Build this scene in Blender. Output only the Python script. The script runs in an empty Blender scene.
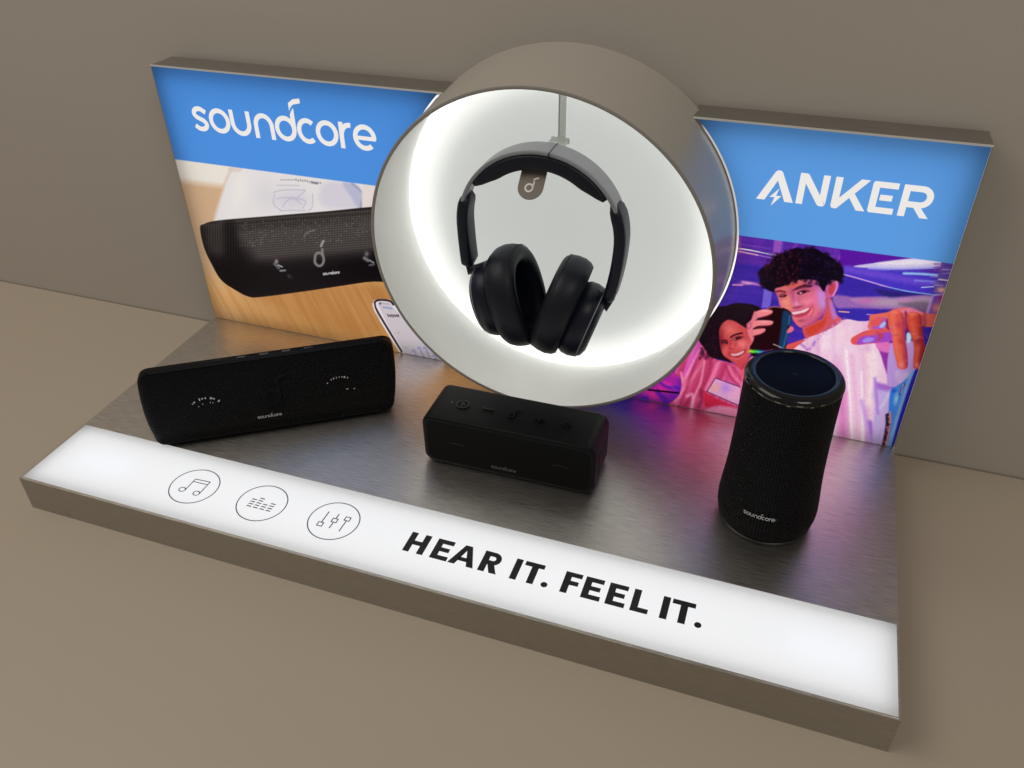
import bpy, bmesh, math, random
import numpy as np
from mathutils import Vector, Matrix
sc = bpy.context.scene
C = sc.collection
R_ = math.radians
# ------------------------------------------------------------------ camera, world, lights, exposure
cd = bpy.data.cameras.new('camera'); cam = bpy.data.objects.new('camera', cd); C.objects.link(cam)
K_F = 839.306                                             # focal length in pixels at 1024 wide
K_R = np.array([[0.94305021, 0.33239607, -0.01300583], [0.18428875, -0.55460091, -0.81145271], [-0.27693673, 0.76284382, -0.58427336]])
K_P = np.array([0.702094, -0.774002, 0.578263])
cd.sensor_width = 36; cd.lens = K_F*36/1024; cd.clip_start = .02; cd.clip_end = 30
cam.matrix_world = Matrix(((K_R[0][0], -K_R[1][0], -K_R[2][0], K_P[0]), (K_R[0][1], -K_R[1][1], -K_R[2][1], K_P[1]), (K_R[0][2], -K_R[1][2], -K_R[2][2], K_P[2]), (0, 0, 0, 1)))
sc.camera = cam
sc.view_settings.view_transform = 'Standard'; sc.view_settings.look = 'None'; sc.view_settings.exposure = 0; sc.view_settings.gamma = 1
sc.cycles.use_denoising = True; sc.cycles.max_bounces = 8; sc.cycles.diffuse_bounces = 5; sc.cycles.sample_clamp_indirect = 6
wd = bpy.data.worlds.new('World'); sc.world = wd; wd.use_nodes = True
bg = wd.node_tree.nodes['Background']; bg.inputs[0].default_value = (1, .95, .90, 1); bg.inputs[1].default_value = .175
def area(name, loc, tgt, sx, sy, power, col):
    l = bpy.data.lights.new(name, 'AREA'); l.shape = 'RECTANGLE'; l.size = sx; l.size_y = sy; l.energy = power; l.color = col
    o = bpy.data.objects.new(name, l); C.objects.link(o); o.location = loc
    o.rotation_euler = (Vector(tgt)-Vector(loc)).to_track_quat('-Z', 'Y').to_euler(); return o
area('ceiling_light', (-.9, -.9, 2.1), (.1, -.2, 0), 1.8, 1.4, 19.5, (1, .945, .86))
area('ceiling_light', (1.7, -1.5, 2.0), (.6, -.3, 0), .9, .7, 9.5, (1, .94, .85))

# ------------------------------------------------------------------ sizes in metres (stand's back panel face is y = 0, tray top is z = 0)
W, D, H, T, SD, WALL = .85, .336, .3265, .0417, .0937, .0445
DC = Vector((.4767, 0, .1974)); DR = .1788; DK = .073       # drum centre, radius at y = 0, cone slope
def drum_r(y): return DR+DK*y
def rim_y(x, z): return -.086+.0137*(x-DC.x)-.0353*(z-DC.z)

# ------------------------------------------------------------------ helpers
def mat(name, col, rough=.5, metal=0., **k):
    m = bpy.data.materials.new(name); m.use_nodes = True; b = m.node_tree.nodes['Principled BSDF']
    b.inputs['Base Color'].default_value = (*col, 1); b.inputs['Roughness'].default_value = rough; b.inputs['Metallic'].default_value = metal
    for n, v in k.items(): b.inputs[n.replace('_', ' ')].default_value = v
    return m
def nd(m, t, **k):
    n = m.node_tree.nodes.new(t)
    for a, v in k.items(): setattr(n, a, v)
    return n
def lk(m, a, b): m.node_tree.links.new(a, b)
def bsdf(m): return m.node_tree.nodes['Principled BSDF']
def math_(m, op, a, b=None, c=None):
    n = nd(m, 'ShaderNodeMath', operation=op)
    for i, v in enumerate((a, b, c)):
        if v is None: continue
        if isinstance(v, (int, float)): n.inputs[i].default_value = v
        else: lk(m, v, n.inputs[i])
    return n.outputs[0]
def bumpy(m, scale, strength, dist=.001, detail=3, stretch=(1, 1, 1), coord='Object', rough_var=0):
    tc = nd(m, 'ShaderNodeTexCoord'); mp = nd(m, 'ShaderNodeMapping'); mp.inputs['Scale'].default_value = stretch; lk(m, tc.outputs[coord], mp.inputs[0])
    n = nd(m, 'ShaderNodeTexNoise'); n.inputs['Scale'].default_value = scale; n.inputs['Detail'].default_value = detail; lk(m, mp.outputs[0], n.inputs['Vector'])
    b = nd(m, 'ShaderNodeBump'); b.inputs['Strength'].default_value = strength; b.inputs['Distance'].default_value = dist
    lk(m, n.outputs['Fac'], b.inputs['Height']); lk(m, b.outputs[0], bsdf(m).inputs['Normal'])
    if rough_var:
        r0 = bsdf(m).inputs['Roughness'].default_value
        lk(m, math_(m, 'MULTIPLY_ADD', n.outputs['Fac'], rough_var*2, r0-rough_var), bsdf(m).inputs['Roughness'])
    return m, n
def mesh(name, V, F, m=None, parent=None, smooth=True, uv=None):
    me = bpy.data.meshes.new(name); me.from_pydata([tuple(v) for v in V], [], F); me.update()
    if smooth: me.polygons.foreach_set('use_smooth', [True]*len(me.polygons))
    if uv is not None:
        l = me.uv_layers.new(name='UV')
        for p in me.polygons:
            for li in p.loop_indices: l.data[li].uv = uv[me.loops[li].vertex_index]
    if m: me.materials.append(m)
    o = bpy.data.objects.new(name, me); C.objects.link(o)
    if parent: o.parent = parent
    return o
def sharp(o, ang=35):
    o.data.set_sharp_from_angle(angle=R_(ang)); return o
def fixn(o):
    b = bmesh.new(); b.from_mesh(o.data); bmesh.ops.recalc_face_normals(b, faces=b.faces); b.to_mesh(o.data); b.free(); return o
def loft(rings, close=True, caps=(True, True)):
    V = [p for r in rings for p in r]; n = len(rings[0]); F = []
    for i in range(len(rings)-1):
        for j in range(n if close else n-1):
            a = i*n+j; b = i*n+(j+1) % n; F.append((a, b, b+n, a+n))
    if caps[0]: F.append(tuple(range(n))[::-1])
    if caps[1]: F.append(tuple(range((len(rings)-1)*n, len(rings)*n)))
    return V, F
def boxes(L):
    V, F = [], []
    for x0, x1, y0, y1, z0, z1 in L:
        k = len(V); V += [(x, y, z) for z in (z0, z1) for y in (y0, y1) for x in (x0, x1)]
        F += [tuple(k+i for i in f) for f in ((0, 2, 3, 1), (4, 5, 7, 6), (0, 1, 5, 4), (2, 6, 7, 3), (0, 4, 6, 2), (1, 3, 7, 5))]
    return V, F
def bevel(o, w, seg=2, ang=30):
    b = o.modifiers.new('edge', 'BEVEL'); b.width = w; b.segments = seg; b.limit_method = 'ANGLE'; b.angle_limit = R_(ang); return o
def empty(name, loc, rz=0., label=None, cat=None):
    o = bpy.data.objects.new(name, None); C.objects.link(o); o.location = loc; o.rotation_euler = (0, 0, rz); o.empty_display_size = .03
    if label: o['label'] = label; o['category'] = cat
    return o
def rrect(w, h, r, n=8):
    P = []
    for cx, cy, a0 in ((w/2-r, h/2-r, 0), (-w/2+r, h/2-r, 90), (-w/2+r, -h/2+r, 180), (w/2-r, -h/2+r, 270)):
        for i in range(n+1): a = R_(a0+90*i/n); P.append((cx+r*math.cos(a), cy+r*math.sin(a)))
    return P
def arc(cx, cy, rx, ry, a0, a1, n=20): return [(cx+rx*math.cos(R_(a0+(a1-a0)*i/n)), cy+ry*math.sin(R_(a0+(a1-a0)*i/n))) for i in range(n+1)]
# flat marks: strokes and polygons in a 2-D frame, laid on a surface by fn(u, v) -> point
def stroke(P, w, closed=False):
    P = [Vector(p) for p in P]; n = len(P); L, Rr = [], []
    for i in range(n):
        a = P[i-1] if (i or closed) else None; c = P[(i+1) % n] if (i < n-1 or closed) else None
        d1 = (P[i]-a).normalized() if a is not None else None; d2 = (c-P[i]).normalized() if c is not None else None
        d = (d1+d2).normalized() if d1 is not None and d2 is not None else (d1 or d2)
        nn = Vector((-d.y, d.x)); s = w/2
        if d1 is not None and d2 is not None: s /= max(.35, nn.dot(Vector((-d1.y, d1.x))))
        L.append(P[i]+nn*s); Rr.append(P[i]-nn*s)
    return L, Rr
class Marks:
    def __init__(s): s.V = []; s.F = []
    def line(s, P, w, closed=False):
        L, Rr = stroke(P, w, closed); n = len(L); k = len(s.V); s.V += [tuple(p) for p in L]+[tuple(p) for p in Rr]
        for i in range(n if closed else n-1):
            j = (i+1) % n; s.F.append((k+i, k+n+i, k+n+j, k+j))
        return s
    def poly(s, P):
        k = len(s.V); s.V += [tuple(p) for p in P]; s.F.append(tuple(range(k, k+len(P)))); return s
    def build(s, name, m, fn, parent, th=0):
        V = [fn(*v) for v in s.V]; o = mesh(name, V, s.F, m, parent, smooth=False)
        b = bmesh.new(); b.from_mesh(o.data); big = [f for f in b.faces if len(f.verts) > 4]
        if big: bmesh.ops.triangulate(b, faces=big)
        b.to_mesh(o.data); b.free()
        return o
def wordmark(k=1.):
    """the lower-case word 'soundcore' in millimetres, baseline 257.3, x-height 28.5 (placed by the caller)"""
    M = Marks(); w = 5.3; cy = 271.6; r = 11.5
    M.line([(61.2, 279.6)]+arc(52.6, 277.4, 7.2, 5.7, 42, 200, 12)+[(48.2, 273.2), (52.5, 271.6), (57, 269.6)]+arc(52.0, 265.6, 7.6, 5.7, 15, -140, 12)+[(44, 263.4)], w)
    M.line(arc(78.1, cy, 11.2, r, 0, 350, 35), w, True)
    M.line([(95.3, 286)]+arc(106, 271.5, 10.7, 11.4, 180, 360, 22)+[(116.7, 286)], w)
    M.line([(125.7, 257.2)]+arc(136, 271.7, 10.2, 11.4, 180, 0, 22)+[(146.2, 257.2)], w)
    M.line(arc(163.6, cy, 10.8, r, 0, 350, 35), w, True)
    M.poly([(171.8, 271.5), (171.8, 287.6), (174.4, 292), (177.2, 295.5), (177.2, 271.5)])
    M.poly([(171.8, 291.3), (173.4, 294.8), (177.5, 299), (186.8, 301.2), (186.8, 306.3), (178, 304.6), (171.8, 300)])
    M.line(arc(190.8, cy, 10.2, r, 48, 312, 28), w)
    M.line(arc(214.9, cy, 11, r, 0, 350, 35), w, True)
    M.line([(232.7, 257.2), (232.7, 286)], w); M.line(arc(242.6, 270.6, 9.9, 12.6, 172, 78, 10), w)
    M.line(arc(260.2, cy, 11.2, r, -48, -352, 32)+[(271.4, 270.6)], w); M.line([(250, 270.9), (273.4, 270.9)], 4.4)
    return M
def emblem():
    """the d-shaped emblem, bowl radius 1 about the origin"""
    M = Marks(); M.line(arc(0, 0, .8, .84, 0, 350, 35), .4, True)
    M.poly([(.62, 0), (.62, 1.15), (.8, 1.5), (1.02, 1.75), (1.02, 0)]); M.poly([(.62, 1.45), (.8, 1.75), (1.1, 2.0), (1.75, 2.2), (1.75, 2.58), (1.1, 2.45), (.62, 2.1)]); return M
# ------------------------------------------------------------------ printed artwork (painted per vertex)
class Art:
    """Soft-edged vector painter evaluated at sample points P (N,2); colours sRGB 0-255."""
    def __init__(s, P, base):
        s.P = P; s.C = np.tile(np.array(base, float), (len(P), 1)); s.o = (0., 0.); s.k = 1.; s.clip = None
    def at(s, ox, oy, k=1024/120.): s.o = (ox, oy); s.k = k
    def T(s, pts): return np.array([(x/s.k + s.o[0], y/s.k + s.o[1]) for x, y in pts], float)
    def mix(s, idx, a, col):
        a = np.clip(a, 0, 1)
        if s.clip is not None: a = a*s.clip[idx]
        s.C[idx] = s.C[idx]*(1-a[:, None]) + np.array(col, float)*a[:, None]
    def box(s, Q, m):
        lo = Q.min(0)-m; hi = Q.max(0)+m
        return np.nonzero(((s.P > lo) & (s.P < hi)).all(1))[0]
    def curve(s, Q, closed=True, n=6):
        m = len(Q); out = []
        for i in range(m if closed else m-1):
            if closed: a, b, c, d = Q[i-1], Q[i], Q[(i+1) % m], Q[(i+2) % m]
            else: a, b, c, d = Q[max(i-1, 0)], Q[i], Q[i+1], Q[min(i+2, m-1)]
            for t in np.arange(n)/n:
                out.append(.5*((2*b)+(c-a)*t+(2*a-5*b+4*c-d)*t*t+(3*b-a-3*c+d)*t**3))
        if not closed: out.append(Q[-1])
        return np.array(out)
    def segd(s, X, Q, closed):
        d = np.full(len(X), 1e9); ins = np.zeros(len(X), bool); m = len(Q)
        for i in range(m if closed else m-1):
            a, b = Q[i], Q[(i+1) % m]; e = b-a; w = X-a
            t = np.clip((w@e)/max(e@e, 1e-9), 0, 1)
            d = np.minimum(d, ((w-t[:, None]*e)**2).sum(1))
            if closed and a[1] != b[1]:
                c = ((a[1] > X[:, 1]) != (b[1] > X[:, 1])) & (X[:, 0] < (b[0]-a[0])*(X[:, 1]-a[1])/(b[1]-a[1])+a[0])
                ins ^= c
        d = np.sqrt(d)
        return np.where(ins, -d, d) if closed else d
    def fill(s, pts, col, soft=.7, a=1., smooth=True):
        Q = s.T(pts); Q = s.curve(Q) if smooth else Q
        i = s.box(Q, soft)
        if len(i): s.mix(i, a*np.clip(.5-s.segd(s.P[i], Q, True)/soft, 0, 1), col)
        return s
    def line(s, pts, w, col, soft=.6, a=1., smooth=True):
        Q = s.T(pts); w = w/s.k if s.k > 1 else w; Q = s.curve(Q, False) if smooth and len(Q) > 2 else Q
        i = s.box(Q, w+soft)
        if len(i): s.mix(i, a*np.clip(.5-(s.segd(s.P[i], Q, False)-w/2)/soft, 0, 1), col)
    def blob(s, c, rx, ry, col, a=1., ang=0.):
        c = s.T([c])[0]; rx /= s.k; ry /= s.k; r = max(rx, ry)*2.2
        i = s.box(c[None], r); X = s.P[i]-c; t = math.radians(ang)
        u = (X[:, 0]*math.cos(t)+X[:, 1]*math.sin(t))/rx; v = (-X[:, 0]*math.sin(t)+X[:, 1]*math.cos(t))/ry
        s.mix(i, a*np.exp(-(u*u+v*v)), col)
    def noise(s, sx, sy, ang=0., seed=0):
        t = math.radians(ang); X = s.P
        u = (X[:, 0]*math.cos(t)+X[:, 1]*math.sin(t))/sx+500; v = (-X[:, 0]*math.sin(t)+X[:, 1]*math.cos(t))/sy+500
        iu, iv = np.floor(u).astype(int), np.floor(v).astype(int); fu, fv = u-iu, v-iv
        fu = fu*fu*(3-2*fu); fv = fv*fv*(3-2*fv)
        h = lambda a, b: np.modf(np.abs(np.sin(a*127.1+b*311.7+seed*74.7)*43758.5453))[0]
        return (h(iu, iv)*(1-fu)+h(iu+1, iv)*fu)*(1-fv)+(h(iu, iv+1)*(1-fu)+h(iu+1, iv+1)*fu)*fv
    def region(s, pts, soft=.7, smooth=True):
        """limit what follows to a closed shape (None lifts the limit)"""
        if pts is None: s.clip = None; return
        Q = s.T(pts); Q = s.curve(Q) if smooth else Q; i = s.box(Q, soft)
        s.clip = np.zeros(len(s.P)); s.clip[i] = np.clip(.5-s.segd(s.P[i], Q, True)/soft, 0, 1)
    def tex(s, f, col, a=1.):
        i = np.arange(len(s.P)) if s.clip is None else np.nonzero(s.clip > 0)[0]
        s.mix(i, a*f[i], col)

def paint_party(P):
    """purple party scene: two smiling people, the left one lower, a hand reaching out on the right"""
    A = Art(P, (58, 38, 165)); rnd = random.Random(3)
    # room behind
    A.at(0, 0, 1)
    A.fill([(725, 225), (975, 252), (960, 290), (725, 262)], (92, 40, 165), 3, 1, False)
    A.fill([(720, 262), (770, 268), (775, 330), (700, 345)], (62, 36, 168), 6, .8, False)
    A.fill([(845, 290), (945, 310), (945, 350), (845, 345)], (48, 32, 150), 5, .8, False)
    A.tex(A.noise(26, 3, 7, 1), (120, 60, 190), .35); A.tex(A.noise(9, 20, 7, 2), (40, 24, 130), .3)
    A.at(740, 230)
    A.line([(-60, 150), (120, 178), (330, 220)], 12, (225, 215, 245)); A.line([(-60, 172), (150, 214)], 10, (235, 165, 190))
    A.line([(-40, 140), (120, 170), (300, 215)], 5, (30, 20, 70)); A.line([(0, 120), (260, 160)], 4, (150, 100, 205), a=.7)
    A.line([(150, 215), (280, 240)], 5, (200, 170, 230), a=.8)
    A.fill([(295, 70), (365, 85), (350, 200), (280, 190)], (150, 85, 190), 2, .9, False); A.line([(375, 88), (365, 190)], 8, (90, 60, 190), a=.8)
    A.fill([(205, 500), (275, 520), (255, 665), (185, 665)], (120, 100, 215), 1.2, .9, False)
    A.line([(-60, 468), (20, 470)], 14, (215, 130, 200)); A.line([(20, 440), (170, 470)], 18, (205, 120, 205), soft=1.6, a=.85); A.blob((60, 455), 60, 14, (240, 170, 220), .8)
    A.fill([(-75, 60), (10, 60), (5, 200), (-75, 200)], (190, 90, 150), 2, .5, False)
    A.line([(480, 120), (440, 200)], 30, (140, 60, 190), soft=3, a=.6); A.line([(870, 160), (850, 240)], 14, (190, 90, 200), soft=2, a=.6)
    A.line([(820, 140), (800, 300)], 20, (120, 50, 180), soft=3, a=.5)
    A.at(840, 240)
    A.fill([(0, 60), (690, 150), (330, 190), (130, 225), (0, 210)], (88, 20, 160), 1, 1, False)
    A.fill([(20, 230), (400, 250), (800, 290), (800, 470), (400, 400), (20, 295)], (70, 50, 195), 3)
    A.line([(60, 250), (300, 290), (560, 340), (760, 370)], 60, (120, 80, 215), soft=4, a=.6)
    A.fill([(120, 228), (330, 192), (680, 152), (880, 165), (870, 225), (500, 245)], (205, 195, 235), 1.2)
    A.fill([(300, 200), (600, 165), (850, 170), (860, 195), (560, 215)], (240, 232, 240), 3, .8)
    A.line([(250, 240), (540, 250), (860, 232)], 22, (165, 170, 240), soft=2, a=.8); A.line([(420, 262), (850, 250)], 7, (55, 35, 170), a=.9)
    A.line([(545, 285), (700, 290), (850, 302)], 20, (150, 190, 240), soft=1.4); A.line([(640, 345), (720, 350), (820, 355)], 16, (130, 130, 235), soft=1.5, a=.9)
    A.line([(695, 405), (800, 398)], 8, (190, 210, 250)); A.line([(340, 385), (560, 435), (800, 468)], 9, (140, 205, 235)); A.line([(20, 290), (200, 340), (420, 405)], 9, (215, 165, 235))
    A.fill([(0, 300), (300, 380), (560, 440), (800, 475), (800, 500), (0, 490)], (55, 35, 165), 1.5, .9, False)
    A.fill([(300, 415), (540, 450), (800, 478), (600, 500), (400, 490)], (38, 30, 110), 3, .9)
    A.fill([(-60, 480), (60, 478), (120, 490), (380, 485), (440, 495), (780, 475), (770, 600), (500, 590), (300, 590), (0, 590)], (150, 100, 180), 2.5)
    A.fill([(100, 505), (380, 495), (560, 500), (770, 485), (760, 570), (300, 560)], (178, 150, 175), 5, .9)
    A.fill([(500, 540), (760, 530), (755, 625), (640, 600)], (105, 85, 110), 4, .8)
    A.blob((220, 520), 90, 25, (195, 90, 180), .7); A.blob((560, 510), 60, 22, (205, 130, 190), .6)
    A.fill([(-20, 590), (330, 600), (250, 690), (0, 700)], (52, 36, 168), 3); A.line([(-10, 610), (75, 616)], 10, (235, 165, 150)); A.line([(230, 635), (330, 642)], 8, (205, 140, 200))
    A.fill([(870, 175), (985, 190), (840, 690), (745, 640)], (95, 70, 165), 1.5, 1, False)
    for i in range(26):
        x, y = rnd.uniform(800, 950), rnd.uniform(190, 480); A.line([(x-35, y), (x+35, y+3)], rnd.uniform(5, 12), rnd.choice([(150, 130, 200), (60, 45, 140), (190, 160, 200), (120, 70, 160)]), a=.7)
    A.line([(845, 335), (920, 345)], 9, (240, 220, 210)); A.blob((865, 425), 40, 22, (240, 180, 150), 1); A.line([(800, 470), (900, 465)], 12, (170, 160, 230))
    A.blob((860, 500), 30, 30, (160, 40, 120), 1); A.blob((830, 580), 50, 45, (220, 120, 110), .9); A.line([(790, 480), (745, 620)], 22, (190, 150, 215), soft=2, a=.8)
    A.line([(700, 660), (800, 660)], 30, (200, 180, 160), soft=2)
    # drape and cushion at lower left
    A.at(640, 340)
    A.fill([(-60, 330), (380, 200), (420, 700), (-60, 700)], (120, 30, 170), 2, 1, False)
    A.blob((200, 400), 110, 60, (225, 40, 150), 1, -30); A.blob((90, 470), 90, 40, (230, 50, 160), 1, 20); A.blob((40, 500), 40, 30, (70, 30, 190), .9)
    A.line([(180, 370), (230, 400), (350, 410)], 26, (80, 25, 180), soft=2, a=.8); A.line([(150, 440), (220, 520)], 40, (75, 25, 175), soft=3, a=.8)
    A.blob((300, 300), 60, 30, (200, 40, 150), .9); A.line([(70, 425), (330, 452)], 15, (12, 6, 16)); A.line([(190, 345), (300, 420)], 6, (240, 90, 200), soft=1.5, a=.5)
    # woman's pink top
    A.fill([(500, -40), (560, 60), (640, 160), (760, 190), (860, 230), (1000, 300), (960, 700), (500, 640), (262, 560), (270, 530), (340, 460), (350, 330), (300, 270), (400, 130)], (214, 76, 130), 1)
    A.region([(500, -40), (560, 60), (640, 160), (760, 190), (860, 230), (1000, 300), (960, 700), (500, 640), (262, 560), (270, 530), (340, 460), (350, 330), (300, 270), (400, 130)])
    A.fill([(500, 0), (545, 60), (470, 180), (400, 300), (370, 330), (350, 300), (430, 120)], (222, 84, 180), 2.5)
    A.line([(545, 40), (540, 180), (440, 330), (300, 520)], 26, (240, 120, 160), soft=3); A.line([(520, 60), (420, 260), (380, 330)], 16, (245, 150, 205), soft=2, a=.8)
    fo = A.noise(3.2, 40, 20, 31); A.tex(np.clip(fo-.5, 0, .4)*2, (150, 30, 70), .6); A.tex(np.clip(.42-fo, 0, .4)*2, (250, 150, 190), .6)
    A.line([(600, 100), (600, 230), (550, 400), (520, 470)], 34, (170, 40, 80), soft=4, a=.9); A.line([(560, 120), (530, 330), (430, 500), (370, 570)], 26, (178, 40, 88), soft=4, a=.9)
    A.line([(550, 180), (520, 350), (470, 470), (440, 580)], 18, (245, 140, 170), soft=2.5); A.line([(350, 280), (365, 360)], 16, (240, 150, 170), soft=2)
    A.line([(400, 480), (450, 470), (440, 590)], 20, (250, 170, 200), soft=3, a=.9); A.line([(520, 430), (530, 500), (500, 570)], 24, (130, 30, 60), soft=4, a=.8)
    A.line([(660, 200), (620, 300), (560, 420)], 22, (245, 130, 175), soft=3, a=.9); A.line([(720, 210), (700, 300), (670, 330)], 22, (180, 40, 90), soft=4, a=.6)
    A.line([(760, 230), (800, 310), (870, 380)], 14, (245, 135, 175), soft=3, a=.9); A.line([(730, 220), (770, 310), (830, 380)], 16, (170, 40, 85), soft=3, a=.7); A.line([(790, 230), (850, 310), (890, 340)], 12, (170, 40, 75), soft=3, a=.7)
    A.fill([(545, 445), (600, 470), (740, 540), (860, 590), (840, 640), (700, 560), (560, 570)], (205, 35, 70), 3); A.fill([(560, 600), (620, 575), (720, 565), (860, 600), (860, 700), (560, 640)], (235, 140, 180), 3)
    A.fill([(643, 325), (855, 402), (850, 568), (572, 440)], (226, 160, 205), 1, 1, False)
    A.blob((645, 410), 40, 30, (240, 165, 140), .8); A.blob((730, 410), 50, 45, (180, 130, 225), .8); A.blob((800, 480), 50, 40, (240, 170, 205), .7)
    for a, b in (((643, 325), (855, 402)), ((643, 325), (572, 440)), ((572, 440), (850, 562))): A.line([a, b], 7, (70, 30, 90))
    A.region(None)
    # woman: hair, face
    A.at(660, 290)
    A.fill([(400, 200), (460, 150), (560, 135), (640, 112), (760, 118), (850, 150), (900, 230), (880, 400), (700, 500), (620, 610), (540, 600), (430, 570), (380, 500), (330, 420), (360, 320)], (26, 8, 20), 1.2)
    for i in range(90):
        t = rnd.random(); x = 420-70*t+rnd.uniform(-20, 120); y = 170+420*t
        A.blob((x, y), 12, 9, rnd.choice([(48, 12, 34), (20, 6, 24), (12, 5, 14)]), .6, rnd.uniform(0, 180))
    A.fill([(530, 290), (580, 255), (640, 268), (700, 305), (770, 350), (800, 420), (790, 500), (760, 580), (740, 640), (700, 690), (650, 640), (600, 600), (545, 560), (520, 500), (508, 400), (508, 340)], (206, 74, 78), 1.3)
    A.region([(530, 290), (580, 255), (640, 268), (700, 305), (770, 350), (800, 420), (790, 500), (760, 580), (740, 640), (700, 690), (650, 640), (600, 600), (545, 560), (520, 500), (508, 400), (508, 340)])
    A.blob((600, 340), 60, 45, (228, 112, 104), .9, 30); A.blob((700, 460), 60, 40, (238, 124, 124), .9, 30); A.blob((620, 490), 26, 22, (240, 104, 92), .9)
    A.blob((520, 430), 26, 110, (130, 28, 40), .8); A.blob((560, 520), 25, 45, (235, 92, 95), .7, 30); A.blob((640, 470), 14, 40, (180, 50, 56), .5, 30)
    A.blob((610, 500), 22, 8, (150, 40, 45), .7, 15); A.blob((770, 500), 24, 70, (240, 110, 140), .8, 20); A.blob((680, 640), 60, 30, (200, 60, 80), .6, 20)
    A.blob((665, 412), 55, 22, (140, 34, 48), .55, -12); A.blob((548, 446), 34, 20, (120, 26, 40), .6); A.blob((598, 470), 12, 40, (160, 44, 54), .55, 14); A.blob((600, 545), 20, 30, (170, 50, 60), .4); A.line([(735, 480), (745, 520), (730, 550)], 8, (160, 40, 60), soft=2, a=.5); A.line([(780, 480), (750, 590), (705, 660)], 16, (170, 40, 80), soft=3, a=.5)
    A.region(None)
    A.line([(605, 402), (640, 382), (700, 368)], 15, (56, 14, 28), soft=.9, a=.95); A.line([(520, 432), (560, 430), (575, 440)], 14, (70, 16, 28), soft=1, a=.9)
    A.fill([(628, 418), (655, 398), (700, 396), (712, 404), (680, 418), (645, 430)], (70, 18, 30), .8); A.blob((640, 418), 7, 5, (235, 190, 190), .8); A.blob((700, 404), 6, 4, (230, 170, 170), .6)
    A.line([(525, 452), (550, 446), (575, 458)], 11, (60, 14, 26), soft=.9)
    A.fill([(580, 540), (620, 545), (680, 525), (722, 505), (735, 510), (715, 545), (675, 575), (620, 570)], (164, 44, 58), 1.2, .85); A.fill([(605, 545), (650, 542), (715, 518), (700, 545), (650, 562), (620, 562)], (240, 196, 204), 1.1, .85)
    A.line([(600, 575), (660, 590), (720, 555)], 8, (235, 100, 115), soft=1.2, a=.8)
    A.fill([(700, 690), (745, 640), (760, 590), (800, 560), (830, 590), (760, 680), (700, 770), (690, 720)], (228, 92, 110), 1.2)
    # young man: white tee
    A.at(740, 290)
    tee = [(380, 500), (480, 460), (560, 410), (700, 350), (800, 300), (900, 250), (1010, 265), (1100, 262), (1180, 225), (1260, 240), (1260, 420), (1330, 640), (1560, 640), (1500, 800), (1310, 960), (1270, 1400), (640, 1330), (380, 1200), (100, 1200), (10, 900), (60, 700), (120, 560)]
    A.fill(tee, (238, 200, 224), 1)
    A.region(tee)
    fo = A.noise(5.5, 60, -4, 21); A.tex(np.clip(fo-.55, 0, .4)*2.2, (214, 140, 200), .55); A.tex(np.clip(.4-fo, 0, .4)*2, (255, 240, 248), .6)
    A.fill([(-60, 560), (110, 560), (60, 700), (20, 1200), (-60, 1200)], (240, 160, 160), 3)
    A.line([(760, 560), (860, 800), (880, 1360)], 90, (228, 160, 205), soft=9, a=.7); A.line([(870, 900), (890, 1360)], 70, (222, 120, 190), soft=8, a=.8)
    A.line([(905, 520), (930, 800), (960, 1360)], 14, (255, 240, 246), soft=2.5); A.line([(955, 560), (985, 900), (1010, 1360)], 40, (236, 180, 215), soft=4, a=.8)
    A.line([(1035, 700), (1045, 1000), (1050, 1370)], 12, (255, 235, 245), soft=2.5); A.line([(1100, 560), (1120, 760), (1100, 960)], 60, (250, 226, 228), soft=7, a=.9)
    A.line([(1040, 950), (1085, 1180), (1090, 1380)], 30, (196, 150, 226), soft=4, a=.9); A.line([(1110, 1130), (1130, 1250), (1140, 1380)], 34, (148, 92, 208), soft=3.5, a=.9)
    A.fill([(1160, 740), (1180, 800), (1330, 830), (1300, 900), (1290, 1000), (1210, 1400), (1120, 1400), (1150, 1000), (1130, 900)], (196, 172, 230), 3.5, .95)
    A.fill([(1160, 790), (1220, 800), (1330, 830), (1290, 860), (1180, 845)], (160, 100, 205), 3.5, .9); A.line([(1150, 760), (1165, 900), (1175, 1050)], 22, (175, 115, 215), soft=3, a=.8)
    A.line([(1200, 1010), (1230, 960), (1290, 860)], 22, (222, 208, 240), soft=3, a=.8)
    A.fill([(700, 420), (880, 330), (860, 480), (760, 640)], (248, 218, 232), 8, .6); A.line([(800, 330), (800, 520), (840, 640)], 30, (228, 180, 220), soft=6, a=.6)
    A.line([(980, 280), (1010, 430), (1060, 640)], 26, (240, 190, 214), soft=5, a=.6)
    A.region(None)
    # shirt sleeve behind fingers, poster's right edge
    A.at(840, 290)
    A.fill([(325, 470), (440, 520), (430, 770), (400, 720), (350, 560)], (150, 45, 165), 1.5); A.fill([(310, 450), (450, 455), (450, 530), (340, 520)], (225, 115, 190), 2)
    A.fill([(440, 460), (640, 440), (720, 520), (700, 680), (640, 760), (560, 800), (430, 820), (400, 740)], (188, 150, 222), 1.5)
    A.fill([(470, 690), (560, 700), (640, 700), (620, 770), (500, 800)], (205, 175, 225), 3, .8); A.line([(640, 690), (640, 750), (570, 800), (460, 850)], 10, (225, 205, 240), soft=1.5)
    A.at(820, 365)
    A.fill([(620, 200), (700, 150), (800, 60), (830, 60), (640, 700), (530, 700)], (70, 130, 215), 1.2, 1, False)
    A.fill([(600, 230), (650, 190), (680, 260), (640, 390), (590, 420)], (48, 120, 220), 2); A.blob((650, 290), 20, 60, (160, 205, 240), .9, 10); A.blob((630, 220), 20, 15, (30, 70, 190), .8)
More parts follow.
